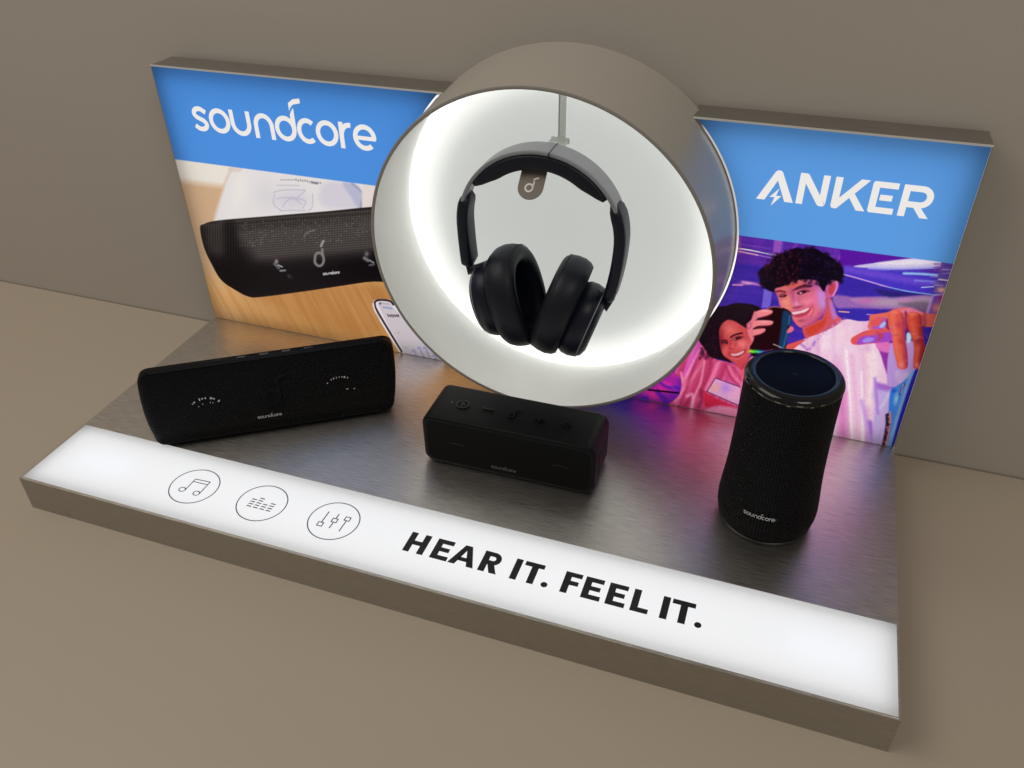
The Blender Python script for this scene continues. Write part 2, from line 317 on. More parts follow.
    A.line([(790, 70), (745, 200), (690, 380), (590, 690)], 46, (128, 172, 235), soft=2.5); A.line([(845, 60), (800, 180), (720, 430), (650, 690)], 78, (42, 36, 168), soft=1.5)
    A.line([(575, 430), (575, 520), (545, 690)], 34, (40, 22, 50), soft=1.5); A.line([(600, 400), (595, 520), (560, 690)], 13, (225, 135, 130), soft=1.5); A.line([(720, 165), (700, 200), (680, 250)], 13, (60, 40, 110), soft=1, a=.9)
    for i in range(16):
        y = rnd.uniform(400, 680); A.blob((600-(y-400)*.16+rnd.uniform(-14, 14), y), 9, 9, rnd.choice([(240, 170, 150), (30, 14, 40), (200, 110, 130)]), .8)
    A.line([(712, 165), (690, 240)], 8, (250, 200, 190), a=.7)
    # the reaching hand
    A.at(840, 290)
    A.fill([(265, 215), (400, 190), (470, 160), (570, 150), (660, 175), (760, 205), (840, 215), (830, 300), (740, 315), (690, 300), (560, 330), (440, 350), (330, 345), (240, 330), (250, 260)], (228, 104, 90), 1)
    A.fill([(510, 175), (580, 152), (650, 170), (690, 200), (600, 210)], (228, 120, 160), 2.5, .9)
    A.fill([(270, 300), (300, 250), (350, 232), (400, 250), (405, 300), (350, 335), (290, 335)], (176, 80, 200), 1.8); A.fill([(270, 262), (330, 235), (370, 245), (330, 300), (272, 310)], (226, 84, 88), 1.5); A.fill([(335, 310), (375, 270), (395, 285), (365, 322)], (170, 190, 240), 1.4)
    A.fill([(400, 245), (440, 300), (425, 345), (395, 320)], (110, 30, 80), 2, .9)
    A.fill([(95, 420), (130, 390), (210, 350), (300, 335), (440, 345), (440, 430), (340, 450), (230, 460), (140, 468), (100, 455)], (222, 84, 92), 1)
    A.fill([(150, 430), (200, 395), (300, 385), (430, 360), (440, 430), (330, 448), (240, 452), (160, 466)], (160, 70, 205), 2); A.fill([(190, 430), (240, 405), (290, 415), (270, 440), (210, 450)], (160, 140, 235), 2); A.fill([(310, 360), (370, 375), (355, 420), (310, 435), (330, 395)], (190, 60, 90), 2, .9)
    A.blob((118, 430), 20, 22, (236, 78, 62), .9)
    f1 = [(420, 205), (470, 170), (535, 205), (555, 300), (558, 420), (575, 520), (580, 640), (555, 675), (500, 668), (482, 620), (455, 500), (440, 380), (410, 290)]
    A.fill(f1, (220, 84, 70), 1); A.region(f1)
    A.line([(440, 200), (465, 330), (480, 480), (520, 640)], 46, (238, 118, 88), soft=5, a=.8); A.line([(545, 200), (555, 420), (575, 640)], 34, (150, 40, 96), soft=5, a=.85); A.blob((500, 300), 30, 30, (195, 50, 80), .7); A.blob((530, 430), 40, 22, (190, 50, 60), .6); A.blob((525, 640), 24, 26, (250, 130, 130), .9); A.line([(425, 330), (455, 500)], 14, (228, 90, 190), soft=2.5, a=.8); A.blob((470, 190), 30, 18, (240, 130, 110), .8)
    A.region(None)
    f2 = [(570, 215), (625, 185), (690, 215), (700, 300), (712, 420), (728, 500), (705, 620), (675, 672), (632, 668), (622, 620), (632, 500), (610, 400), (575, 300)]
    A.fill([(552, 190), (575, 200), (600, 330), (565, 350)], (130, 30, 90), 1.5, .9)
    A.fill(f2, (206, 66, 52), 1); A.region(f2)
    A.line([(600, 200), (625, 330), (655, 470), (650, 640)], 40, (228, 98, 72), soft=5, a=.85); A.line([(695, 200), (705, 400), (720, 480), (690, 620)], 40, (130, 26, 46), soft=5, a=.85); A.blob((670, 440), 40, 30, (150, 30, 50), .7); A.blob((655, 640), 20, 24, (238, 120, 140), .9); A.blob((630, 205), 30, 16, (238, 130, 110), .7)
    A.region(None)
    A.fill([(700, 215), (740, 205), (735, 310), (705, 300)], (150, 50, 70), 3, .7); A.fill([(740, 210), (840, 215), (830, 290), (760, 300)], (214, 92, 80), 2.5, .8)
    for f_, c_ in ((f1, (238, 120, 150)), (f2, (176, 60, 130))):
        A.region(f_)
        for k in range(26): A.blob((rnd.uniform(420, 720), rnd.uniform(190, 660)), 26, 8, rnd.choice([c_, (240, 130, 110), (150, 40, 70)]), .28, rnd.uniform(-15, 15))
        A.region(None)
    A.fill([(568, 380), (590, 362), (608, 400), (600, 440), (575, 450)], (190, 220, 240), 1.2); A.line([(600, 460), (620, 640)], 10, (215, 150, 225), soft=2, a=.8)
    # young man: neck, necklace, face, hair
    A.at(740, 290)
    A.fill([(540, 300), (700, 240), (740, 80), (785, 90), (800, 190), (870, 260), (740, 345), (600, 400), (560, 412)], (212, 82, 92), 1.2)
    A.fill([(560, 330), (700, 260), (740, 200), (720, 300), (600, 390)], (206, 62, 44), 3, .9); A.fill([(760, 100), (790, 110), (830, 230), (790, 240)], (190, 120, 200), 2.5, .9)
    A.fill([(375, 500), (420, 460), (560, 420), (500, 470), (430, 520)], (224, 84, 78), 1.2)
    for a0, b0 in (((890, 245), (760, 320)), ((760, 320), (640, 440)), ((640, 440), (590, 520)), ((515, 460), (590, 520))):
        for i in range(5):
            t = i/5; A.blob((a0[0]*(1-t)+b0[0]*t+rnd.uniform(-6, 6), a0[1]*(1-t)+b0[1]*t), 11, 11, rnd.choice([(170, 100, 190), (210, 140, 215), (150, 90, 200)]), .8)
    A.at(740, 230)
    A.fill([(735, 470), (780, 425), (830, 435), (835, 490), (800, 560), (760, 585), (735, 560)], (204, 92, 150), 1); A.fill([(755, 500), (775, 460), (810, 462), (800, 530), (765, 550)], (190, 60, 70), 1.8, .9); A.line([(745, 470), (785, 430), (825, 445), (828, 490), (795, 560)], 12, (240, 150, 215), soft=1.4, a=.8)
    face = [(300, 500), (370, 460), (500, 420), (650, 430), (700, 480), (735, 560), (748, 640), (735, 690), (690, 745), (620, 803), (545, 832), (500, 822), (455, 770), (432, 722), (400, 685), (345, 655), (325, 580)]
    A.fill(face, (214, 104, 128), 1.2); A.region(face)
    A.blob((390, 600), 40, 90, (248, 150, 120), .9, -10); A.blob((470, 590), 26, 70, (232, 120, 160), .8, -15); A.blob((480, 630), 30, 22, (236, 150, 190), .9); A.blob((440, 470), 110, 30, (222, 96, 70), .8)
    A.blob((640, 590), 80, 60, (236, 110, 150), .9); A.blob((700, 620), 36, 90, (190, 150, 230), .85, -8); A.blob((690, 540), 40, 50, (205, 130, 220), .8); A.blob((600, 700), 60, 40, (250, 130, 140), .8); A.blob((600, 775), 80, 34, (206, 88, 140), .7, -25); A.blob((480, 780), 30, 40, (235, 120, 110), .8, -25); A.blob((690, 715), 26, 60, (196, 74, 140), .7, 30)
    A.blob((640, 470), 60, 25, (190, 90, 190), .7, 10); A.blob((440, 530), 20, 40, (180, 70, 110), .5); A.blob((500, 655), 40, 8, (150, 40, 70), .7, -5); A.blob((420, 660), 40, 18, (240, 130, 110), .7)
    A.blob((540, 505), 75, 26, (150, 56, 96), .55, -5); A.blob((370, 540), 45, 24, (150, 50, 60), .55); A.blob((455, 570), 16, 60, (170, 70, 120), .6, -8); A.blob((500, 600), 14, 45, (190, 80, 130), .5, -14); A.line([(455, 662), (485, 668), (515, 655)], 9, (120, 30, 60), soft=1.8, a=.7); A.line([(615, 640), (628, 690), (600, 740)], 9, (170, 56, 90), soft=2.2, a=.6); A.blob((520, 775), 40, 12, (160, 50, 84), .6, -8)
    A.line([(740, 600), (735, 690), (620, 800), (545, 830)], 22, (150, 50, 110), soft=3, a=.6); A.blob((575, 610), 50, 26, (252, 150, 170), .6, -15); A.blob((620, 460), 80, 14, (120, 40, 90), .5, 5)
    A.region(None)
    A.line([(300, 530), (340, 520), (385, 530)], 16, (110, 30, 40), soft=1, a=.85); A.fill([(445, 518), (500, 480), (560, 466), (620, 474), (600, 490), (540, 492), (480, 510)], (70, 20, 46), 1.4, .92)
    A.fill([(332, 566), (352, 550), (384, 548), (402, 560), (380, 575), (350, 576)], (92, 28, 44), 1.1); A.blob((362, 560), 7, 5, (220, 170, 175), .7); A.line([(340, 588), (370, 592), (400, 584)], 7, (180, 70, 90), soft=1.6, a=.5); A.fill([(485, 540), (520, 518), (560, 514), (600, 520), (560, 536), (510, 552)], (70, 18, 40), .8); A.blob((518, 538), 10, 7, (250, 225, 225), .95); A.blob((575, 524), 7, 5, (225, 160, 180), .6)
    A.fill([(430, 705), (480, 690), (550, 675), (605, 655), (600, 690), (560, 730), (500, 745), (450, 735)], (184, 52, 78), 1.2, .85); A.fill([(445, 702), (510, 690), (592, 664), (560, 698), (510, 712), (460, 722)], (244, 218, 226), 1.1, .9)
    A.line([(455, 745), (510, 756), (575, 730)], 9, (238, 96, 130), soft=1.3, a=.8)
    hair = [(170, 380), (175, 330), (240, 310), (290, 230), (380, 190), (480, 152), (560, 165), (640, 158), (720, 200), (790, 240), (850, 300), (885, 350), (860, 440), (815, 430), (780, 425), (740, 470), (715, 525), (680, 480), (650, 430), (520, 425), (420, 450), (370, 480), (300, 500), (285, 530), (215, 500), (175, 450)]
    A.fill(hair, (16, 7, 20), 1.3)
    for i in range(70):
        j = rnd.randrange(len(hair)); x, y = hair[j]; x2, y2 = hair[(j+1) % len(hair)]; t = rnd.random(); x, y = x*(1-t)+x2*t, y*(1-t)+y2*t
        if y > 470 and x > 300: continue
        A.blob((x+rnd.uniform(-8, 8), y+rnd.uniform(-8, 8)), 15, 15, (22, 9, 26), .8)
    for i in range(230):
        x, y = rnd.uniform(190, 860), rnd.uniform(190, 470)
        if abs(x-520)/360+abs(y-320)/230 > 1.15: continue
        A.blob((x, y), rnd.uniform(8, 15), rnd.uniform(6, 10), rnd.choice([(92, 22, 34), (70, 16, 40), (12, 5, 16)]) if x < 520 else rnd.choice([(34, 24, 78), (14, 6, 22), (24, 12, 40)]), .55, rnd.uniform(0, 180))
    g = A.noise(1.3, 1.3, 20, 9); A.tex(np.clip(g-.5, 0, 1), (255, 225, 240), .07); A.tex(np.clip(.5-g, 0, 1), (20, 0, 40), .10)
    # held speaker and hand
    A.at(740, 290)
    A.fill([(225, 165), (270, 142), (340, 145), (410, 170), (440, 215), (425, 330), (400, 420), (378, 520), (250, 520), (90, 505), (110, 440), (170, 300)], (34, 8, 14), 1)
    A.fill([(370, 180), (440, 215), (425, 330), (400, 420), (375, 520), (330, 500), (350, 330)], (24, 66, 110), 2.5, .8); A.line([(425, 220), (410, 330), (365, 510)], 12, (50, 120, 170), soft=2, a=.8); A.line([(230, 160), (290, 143), (360, 152)], 8, (230, 130, 150), soft=1.2, a=.8)
    A.line([(285, 462), (355, 492)], 7, (220, 200, 190), a=.8); A.blob((415, 320), 12, 20, (10, 8, 20), 1)
    A.fill([(75, 515), (120, 505), (250, 515), (330, 525), (250, 555), (140, 585), (105, 560)], (14, 10, 16), 1)
    for p0, c in zip([(90, 522), (112, 526), (134, 524), (156, 528), (180, 530), (205, 530), (228, 530)], [(240, 240, 60), (150, 240, 60), (60, 230, 60), (50, 220, 150), (70, 170, 250), (70, 90, 250), (130, 70, 230)]): A.blob(p0, 20, 12, c, .95)
    A.fill([(400, 360), (430, 310), (455, 320), (455, 345), (425, 365)], (236, 110, 130), 1)
    for fg in ([(130, 190), (200, 165), (268, 172), (275, 195), (240, 215), (165, 235), (125, 240)], [(90, 270), (160, 258), (265, 262), (282, 282), (250, 300), (150, 308), (90, 335)], [(75, 350), (130, 335), (205, 328), (215, 348), (180, 372), (120, 390), (90, 400)]):
        A.fill(fg, (240, 132, 140), 1)
    A.fill([(130, 180), (150, 240), (120, 270), (110, 330), (120, 390), (105, 440), (75, 390), (60, 330), (58, 290), (95, 255), (115, 200)], (230, 120, 135), 1.2)
    A.line([(150, 242), (215, 228), (268, 205)], 7, (150, 40, 60), soft=1.5, a=.8); A.line([(120, 330), (180, 315), (270, 302)], 7, (150, 40, 60), soft=1.5, a=.8); A.line([(110, 395), (180, 380), (212, 358)], 6, (130, 30, 50), soft=1.5, a=.7)
    A.line([(62, 330), (66, 295), (90, 280), (92, 310), (70, 335)], 6, (150, 60, 120), soft=1, a=.9); A.line([(135, 205), (150, 240)], 5, (190, 110, 190), soft=1, a=.9); A.blob((215, 180), 34, 9, (252, 180, 190), .7); A.blob((210, 272), 44, 9, (252, 180, 185), .6)
    return A.C

def paint_desk(P, M):
    """black speaker on a wooden desk, box and sheet behind, handset at the right; M = metres on the panel"""
    A = Art(P, (208, 158, 104)); rnd = random.Random(8)
    A.at(0, 0, 1)
    A.fill([(168, 150), (215, 160), (225, 230), (215, 330), (180, 260)], (205, 172, 140), 14, .9); A.fill([(160, 150), (440, 188), (440, 215), (160, 178)], (232, 226, 216), 8, 1, False)
    A.fill([(180, 300), (210, 290), (260, 310), (400, 320), (445, 360), (445, 400), (200, 330)], (204, 150, 88), 12); A.fill([(255, 292), (400, 285), (400, 330), (330, 330)], (176, 118, 62), 14, .8)
    A.blob((205, 292), 22, 20, (236, 184, 122), .9, 30); A.blob((215, 315), 30, 10, (226, 186, 150), .7, 10)
    n = A.noise(30, 1.1, 62, 4); low = np.clip((P[:, 1]-262)/30, 0, 1); A.tex(n*low, (160, 104, 54), .36); A.tex(A.noise(50, 2.6, 62, 5)*low, (226, 178, 118), .3)
    A.blob((178, 240), 8, 60, (236, 214, 196), .7, -14)
    A.at(190, 155)
    A.fill([(340, 140), (440, 100), (1800, 200), (1800, 560), (200, 570), (230, 450)], (226, 222, 222), 1.5, 1, False); A.line([(350, 120), (290, 260), (210, 540)], 16, (214, 192, 178), soft=3); A.fill([(330, 110), (440, 108), (425, 145), (345, 140)], (212, 196, 190), 2, .8)
    A.blob((420, 300), 70, 200, (236, 232, 226), .7, 12); A.blob((640, 340), 90, 120, (208, 206, 210), .5)
    A.line([(770, 212), (900, 212)], 6, (150, 148, 155), soft=.8, a=.7)
    for i in range(12): A.blob((905+i*19, 212+i*2.5+rnd.uniform(-4, 4)), 6, 8, (96, 92, 100), .8)
    for i in range(6): A.line([(775+i*22, 208), (775+i*22, 218)], 4, (120, 116, 124), soft=.6, a=.6)
    A.at(270, 160)
    A.blob((190, 340), 160, 90, (204, 198, 214), .75)
    for q in ([(30, 275), (130, 255), (300, 258)], [(40, 290), (30, 370), (90, 430)], [(60, 330), (170, 320), (300, 350), (280, 410)], [(300, 262), (235, 320)], [(365, 290), (360, 400), (330, 430)], [(90, 432), (300, 430)], [(110, 400), (140, 350), (210, 330), (270, 380)], [(60, 215), (250, 218)]):
        A.line(q, 7, (176, 170, 188), soft=1.6, a=.75)
    for i in range(14): A.blob((355+i*4+rnd.uniform(-4, 4), 192+i*.8), 5, 7, (100, 98, 106), .55)
    A.fill([(470, 195), (700, 200), (770, 260), (790, 400), (500, 410), (420, 330)], (206, 200, 216), 6, .8); A.fill([(620, 200), (700, 198), (770, 260), (790, 400), (745, 400), (700, 330)], (176, 178, 205), 3, .8); A.line([(700, 200), (765, 255), (790, 300), (775, 400)], 12, (140, 140, 175), soft=2.5, a=.9); A.fill([(800, 190), (900, 210), (870, 405), (790, 405)], (226, 216, 212), 2)
    # speaker body
    A.at(190, 210)
    body = [(86, 155), (120, 120), (250, 88), (700, 50), (1200, 8), (1500, -22), (1700, -30), (1900, 20), (1900, 560), (1500, 615), (1000, 690), (600, 742), (500, 738), (400, 690), (270, 600), (190, 470), (120, 320)]
    A.fill(body, (34, 28, 29), 1); A.region(body)
    A.fill([(100, 120), (400, 90), (1000, 45), (1700, -10), (1700, 60), (1000, 100), (430, 140), (200, 160)], (58, 50, 46), 3); A.line([(250, 106), (700, 72), (1200, 32), (1700, -5)], 9, (84, 76, 68), soft=2, a=.8); A.line([(300, 122), (700, 92), (1200, 55), (1700, 20)], 8, (22, 17, 18), soft=2, a=.7)
    A.fill([(420, 170), (1000, 110), (1700, 60), (1700, 330), (1000, 400), (620, 440), (520, 360)], (92, 85, 82), 12, .8); A.fill([(150, 170), (290, 140), (300, 380), (180, 360)], (62, 54, 54), 6, .7)
    A.fill([(290, 110), (380, 110), (410, 300), (480, 480), (300, 520), (290, 300)], (16, 12, 14), 7, .9)
    u = P[:, 1]+P[:, 0]*.075; v = P[:, 0]; wv = (np.sin(u*2*np.pi/2.3)*.5+.5)*(np.sin(v*2*np.pi/2.6)*.5+.5)
    A.tex(wv*np.clip((292-P[:, 1])/60, 0, 1), (176, 168, 162), .42); A.tex((np.sin(u*2*np.pi/2.3)*.5+.5), (16, 12, 14), .5)
    for k in range(260):
        x, y = rnd.uniform(430, 1650), rnd.uniform(110, 330)
        A.blob((x, y-(x-430)*.06), rnd.uniform(4, 8), 4, rnd.choice([(170, 164, 160), (140, 134, 130), (30, 24, 26)]), .4)
    A.line([(600, 300), (612, 250), (650, 205)], 7, (130, 125, 122), soft=2, a=.45)
    A.fill([(150, 420), (600, 470), (1200, 430), (1700, 370), (1900, 560), (600, 760), (300, 700)], (15, 11, 14), 16, .85)
    A.region(None)
    A.at(270, 220)
    A.blob((55, 355), 14, 18, (170, 170, 172), .9); A.line([(40, 375), (75, 410)], 22, (120, 120, 122), soft=2, a=.8); A.line([(70, 385), (105, 400)], 9, (190, 190, 190), soft=1); A.line([(88, 434), (130, 430)], 13, (160, 162, 166), soft=1.4, a=.9); A.blob((165, 480), 24, 14, (60, 60, 64), .8, 40)
    A.blob((825, 290), 18, 22, (120, 120, 124), .9); A.line([(805, 325), (835, 345)], 26, (140, 140, 142), soft=2, a=.8); A.line([(850, 345), (885, 365)], 11, (190, 190, 190), soft=1.4, a=.8); A.line([(850, 385), (885, 380)], 16, (90, 92, 96), soft=1.6)
    A.line([(290, 140), (320, 105), (380, 88)], 8, (140, 136, 134), soft=1.4, a=.8)
    A.line([(383, 340), (390, 295), (420, 280), (450, 300), (458, 350), (440, 385), (410, 390), (385, 365), (383, 340)], 22, (128, 122, 122), soft=1, a=.95); A.line([(446, 250), (448, 300)], 20, (128, 122, 122), soft=1); A.line([(435, 222), (455, 180)], 20, (150, 146, 145), soft=1)
    wm = wordmark()
    for f in wm.F:
        A.fill([(452+(wm.V[k][0]-41)*.609, 471-(wm.V[k][0]-41)*.06-(wm.V[k][1]-257)*.62) for k in f], (222, 220, 220), .5, 1, False)
    # handset
    A.at(350, 280)
    A.fill([(195, 200), (205, 172), (270, 160), (340, 168), (800, 640), (800, 800), (520, 740), (430, 612), (260, 340)], (232, 224, 228), 1, 1, False); A.line([(440, 610), (330, 430), (230, 260), (212, 210), (220, 180), (270, 170), (340, 180), (370, 210)], 17, (38, 26, 36), soft=.9)
    A.fill([(240, 215), (262, 185), (330, 190), (800, 700), (800, 800), (480, 720), (455, 600), (330, 400)], (205, 196, 204), 1, 1, False)
    A.line([(197, 205), (220, 275), (320, 445), (425, 612)], 12, (240, 232, 236), soft=1); A.line([(228, 290), (252, 330)], 10, (200, 180, 176), soft=1)
    A.blob((256, 200), 10, 9, (50, 44, 50), .95); A.line([(270, 197), (340, 207)], 7, (160, 152, 160), soft=1, a=.8); A.line([(284, 232), (355, 244)], 12, (130, 140, 205), soft=1.2, a=.9)
    for i, q in enumerate(([(318, 290), (328, 312), (336, 298), (346, 314), (352, 292)], [(358, 310), (362, 298), (376, 300), (374, 316), (360, 314)], [(382, 296), (390, 314), (398, 296)], [(402, 308), (416, 304), (410, 296), (402, 308), (416, 316)])): A.line(q, 6, (52, 44, 50), soft=.6, smooth=False)
    A.blob((415, 450), 14, 4, (150, 144, 150), .8); A.blob((480, 575), 14, 4, (150, 144, 150), .8)
    for x, y in ((545, 600), (590, 575), (640, 575), (720, 640)): A.line([(x-12, y+10), (x, y-4), (x+12, y+20), (x+28, y+60), (x+40, y+80)], 9, (128, 132, 205), soft=1.2, a=.85)
    return A.C
# ------------------------------------------------------------------ materials
def brushed(name, col, rough, stretch, bump=.12, lo=.84, hi=1.08):
    m = mat(name, col, rough, 1.)
    m, n = bumpy(m, 1., bump, .0004, 4, stretch, rough_var=.07)
    n2 = nd(m, 'ShaderNodeMapRange'); n2.inputs['From Min'].default_value = .3; n2.inputs['From Max'].default_value = .7; n2.inputs['To Min'].default_value = lo; n2.inputs['To Max'].default_value = hi; lk(m, n.outputs['Fac'], n2.inputs['Value'])
    mx = nd(m, 'ShaderNodeMix', data_type='RGBA', blend_type='MULTIPLY'); mx.inputs['Factor'].default_value = 1; mx.inputs[6].default_value = (*col, 1)
    lk(m, n2.outputs[0], mx.inputs[7]); lk(m, mx.outputs[2], bsdf(m).inputs['Base Color'])
    return m
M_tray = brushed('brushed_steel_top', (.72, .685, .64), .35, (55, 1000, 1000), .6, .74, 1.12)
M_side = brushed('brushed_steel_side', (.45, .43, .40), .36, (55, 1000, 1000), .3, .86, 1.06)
M_edge = mat('steel_edge', (.75, .73, .7), .3, 1.)
def painted(name, col, rough=.55, var=.05, scale=3):
    m = mat(name, col, rough); m, n = bumpy(m, 260, .08, .0006, 2)
    tc = nd(m, 'ShaderNodeTexCoord'); n2 = nd(m, 'ShaderNodeTexNoise'); n2.inputs['Scale'].default_value = scale; n2.inputs['Detail'].default_value = 5; lk(m, tc.outputs['Object'], n2.inputs['Vector'])
    r = nd(m, 'ShaderNodeMapRange'); r.inputs['To Min'].default_value = 1-var; r.inputs['To Max'].default_value = 1+var; lk(m, n2.outputs['Fac'], r.inputs['Value'])
    mx = nd(m, 'ShaderNodeMix', data_type='RGBA', blend_type='MULTIPLY'); mx.inputs['Factor'].default_value = 1; mx.inputs[6].default_value = (*col, 1)
    lk(m, r.outputs[0], mx.inputs[7]); lk(m, mx.outputs[2], bsdf(m).inputs['Base Color']); return m
M_counter = painted('beige_laminate', (.49, .418, .325), .38, .04, 2.2); M_wall = painted('beige_paint', (.50, .455, .40), .6, .04, 2.)
M_shell = painted('beige_lacquer', (.47, .435, .38), .3, .015)
M_inner = painted('white_lacquer_inside', (.92, .925, .90), .5, .01)
M_rim = mat('drum_rim', (.30, .28, .25), .45)
M_dark = mat('cavity', (.6, .6, .6), .8)
M_white_print = mat('white_vinyl', (.9, .9, .88), .5)
def translucent(name, col=None, attr=False, tint=1., gloss=.06, diff=.18):
    """backlit acrylic sheet: light from behind comes through it"""
    m = bpy.data.materials.new(name); m.use_nodes = True; nt = m.node_tree; nt.nodes.remove(nt.nodes['Principled BSDF'])
    out = nt.nodes['Material Output']; tr = nd(m, 'ShaderNodeBsdfTranslucent'); df = nd(m, 'ShaderNodeBsdfDiffuse'); gl = nd(m, 'ShaderNodeBsdfGlossy'); gl.inputs['Roughness'].default_value = .22
    m1 = nd(m, 'ShaderNodeMixShader'); m1.inputs[0].default_value = diff; lk(m, tr.outputs[0], m1.inputs[1]); lk(m, df.outputs[0], m1.inputs[2])
    m2 = nd(m, 'ShaderNodeMixShader'); fr = nd(m, 'ShaderNodeFresnel'); fr.inputs[0].default_value = 1.35; lk(m, math_(m, 'MULTIPLY', fr.outputs[0], gloss*10), m2.inputs[0]); lk(m, m1.outputs[0], m2.inputs[1]); lk(m, gl.outputs[0], m2.inputs[2]); lk(m, m2.outputs[0], out.inputs[0])
    if attr:
        a = nd(m, 'ShaderNodeAttribute', attribute_name='Print')
        lk(m, a.outputs['Color'], tr.inputs[0]); lk(m, a.outputs['Color'], df.inputs[0])
    else:
        tr.inputs[0].default_value = (*col, 1); df.inputs[0].default_value = (*col, 1)
    return m
def led(name, strength, col=(1, 1, 1)):
    m = bpy.data.materials.new(name); m.use_nodes = True; nt = m.node_tree; nt.nodes.remove(nt.nodes['Principled BSDF']); e = nd(m, 'ShaderNodeEmission')
    e.inputs[0].default_value = (*col, 1); e.inputs[1].default_value = strength; lk(m, e.outputs[0], nt.nodes['Material Output'].inputs[0]); return m
M_poster = translucent('backlit_print', attr=True); M_acryl = translucent('opal_acrylic', (.95, .95, .95), gloss=.05); M_logo = led('backlit_white_letters', .84, (1, .965, .93))
M_led_panel = led('led_sheet', 1.15, (1, .99, .98)); M_led_strip = led('led_bar', 1.11, (.97, .98, 1)); M_led_ring = led('led_ring', 5., (1, 1, .97)); M_glow_disc = led('glow_disc', .66, (.98, 1, .97))
M_highlight = mat('pale_highlight', (.72, .72, .68), .35)
M_ink = mat('black_print', (.012, .012, .014), .5); M_ink2 = mat('violet_black_print', (.03, .02, .06), .5)

# ------------------------------------------------------------------ setting
o = mesh('counter', *boxes([(-1.6, 2.6, -2.2, WALL+.05, -T-.06, -T)]), M_counter, smooth=False); o['kind'] = 'structure'
o = mesh('wall', *boxes([(-1.6, 2.6, WALL, WALL+.04, -T+.0005, 2.6)]), M_wall, smooth=False); o['kind'] = 'structure'
M_seam = mat('sealant', (.27, .235, .19), .7)
o = mesh('wall_joint', *boxes([(-1.6, 2.6, WALL-.0018, WALL-.0002, -T, -T+.0010)]), M_seam, smooth=False); o['kind'] = 'structure'

# ------------------------------------------------------------------ the display stand
stand = empty('display_stand', (0, 0, 0), 0, 'brushed steel counter display with backlit picture panels, a lit drum and a glowing front strip', 'display stand')
stand.location = (W/2, -D/2, -T)
off = -stand.location
def S(o):                                                  # child given in world metres
    o.parent = stand; o.location = off; return o
e = .0016
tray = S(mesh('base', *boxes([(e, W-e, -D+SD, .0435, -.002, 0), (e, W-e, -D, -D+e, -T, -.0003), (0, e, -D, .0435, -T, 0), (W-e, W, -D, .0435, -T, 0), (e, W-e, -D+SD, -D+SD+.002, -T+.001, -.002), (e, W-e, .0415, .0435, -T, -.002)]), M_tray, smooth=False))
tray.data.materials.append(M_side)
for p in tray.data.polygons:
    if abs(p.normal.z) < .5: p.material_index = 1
S(mesh('edge_trim', *boxes([(e, W-e, -D+e, -D+e+.0012, -.003, .0001)]), M_edge, smooth=False))
strip = S(mesh('light_strip', [(e, -D+e+.0012, -.0004), (W-e, -D+e+.0012, -.0004), (W-e, -D+SD, -.0004), (e, -D+SD, -.0004)], [(0, 1, 2, 3)], M_acryl, smooth=False))
z0 = -.0115
lb = mesh('led_bar', *boxes([(.0045, W-.0045, -D+.006, -D+SD-.0035, z0-.001, z0)]), M_led_strip, strip, smooth=False)
M_clu = led('led_cluster', 1.22, (.93, .95, 1))
for xa, xb in ((.035, .10), (W-.085, W-.02)): mesh('led_cluster', *boxes([(xa, xb, -D+.033, -D+SD-.031, z0+.0002, z0+.0012)]), M_clu, strip, smooth=False)
mesh('light_box_lining', *boxes([(e, W-e, -D+e+.0012, -D+SD-.0002, -.032, -.031)]), M_dark, strip, smooth=False)
# slogan and icons, printed on the strip (millimetres of the strip's own frame)
up = lambda u, v: (u/1000, v/1000, .0000)
B0, B1, w = -299.6, -274.9, 6.1
L = Marks(); bar = lambda x, y0=B0, y1=B1, ww=6.3: L.poly([(x, y0), (x+ww, y0), (x+ww, y1), (x, y1)])
hb = lambda x0, x1, y, hh=5.2: L.poly([(x0, y), (x1, y), (x1, y+hh), (x0, y+hh)])
bar(418.6); bar(432.6); hb(424.9, 432.6, -289.9)
def EE(x, wd, bottom=True):
    bar(x); hb(x+6.3, x+wd, B1-5.2); hb(x+6.3, x+wd-1.6, -289.6, 5)
    if bottom: hb(x+6.3, x+wd+.2, B0)
EE(445.8, 16.8)
L.poly([(464.3, B0), (471, B0), (473.2, -294.2), (481.8, -294.2), (484, B0), (490.8, B0), (481, B1), (474, B1)][:0] or [(464.0, B0), (470.7, B0), (476.6, -281.2), (476.6, B1), (473.2, B1)])
L.poly([(482.3, B0), (489, B0), (480.0, B1), (476.6, B1), (476.6, -281.2)]); hb(472, 481, -294.4, 4.6)
bar(493.2); L.line([(499.5, -277.6)]+arc(503.2, -282.7, 5.0, 5.1, 90, -90, 12)+[(499.5, -287.8)], 5.2); L.poly([(499.8, -290), (506.2, -289.4), (511.2, B0), (504.2, B0)])
bar(523.6); bar(539.6, B0, B1-5.3); hb(532.6, 551.0, B1-5.3)
dot = lambda x: L.poly(arc(x, B0+3., 3.05, 3.05, 0, 345, 23))
dot(555.8)
EE(570.6, 15.6, False); EE(589.4, 16.8); EE(611.2, 16.8); bar(633.2); hb(639.5, 648.6, B0)
bar(658.7); bar(674.3, B0, B1-5.3); hb(667.0, 686.8, B1-5.3); dot(691.3)
L.build('slogan_lettering', M_ink, up, strip)
def icon(cx, cy):
    m = Marks(); m.line(arc(cx-.8, cy+.6, 25.2, 24.6, 0, 354, 59), 1.05, True); return m
m = icon(181.6, -288.8); m.line(arc(174.2-2.4, -296.2, 3.3, 3.0, 0, 345, 23), 1., True); m.line(arc(190.2-1.2, -296.4, 3.3, 3.0, 0, 345, 23), 1., True)
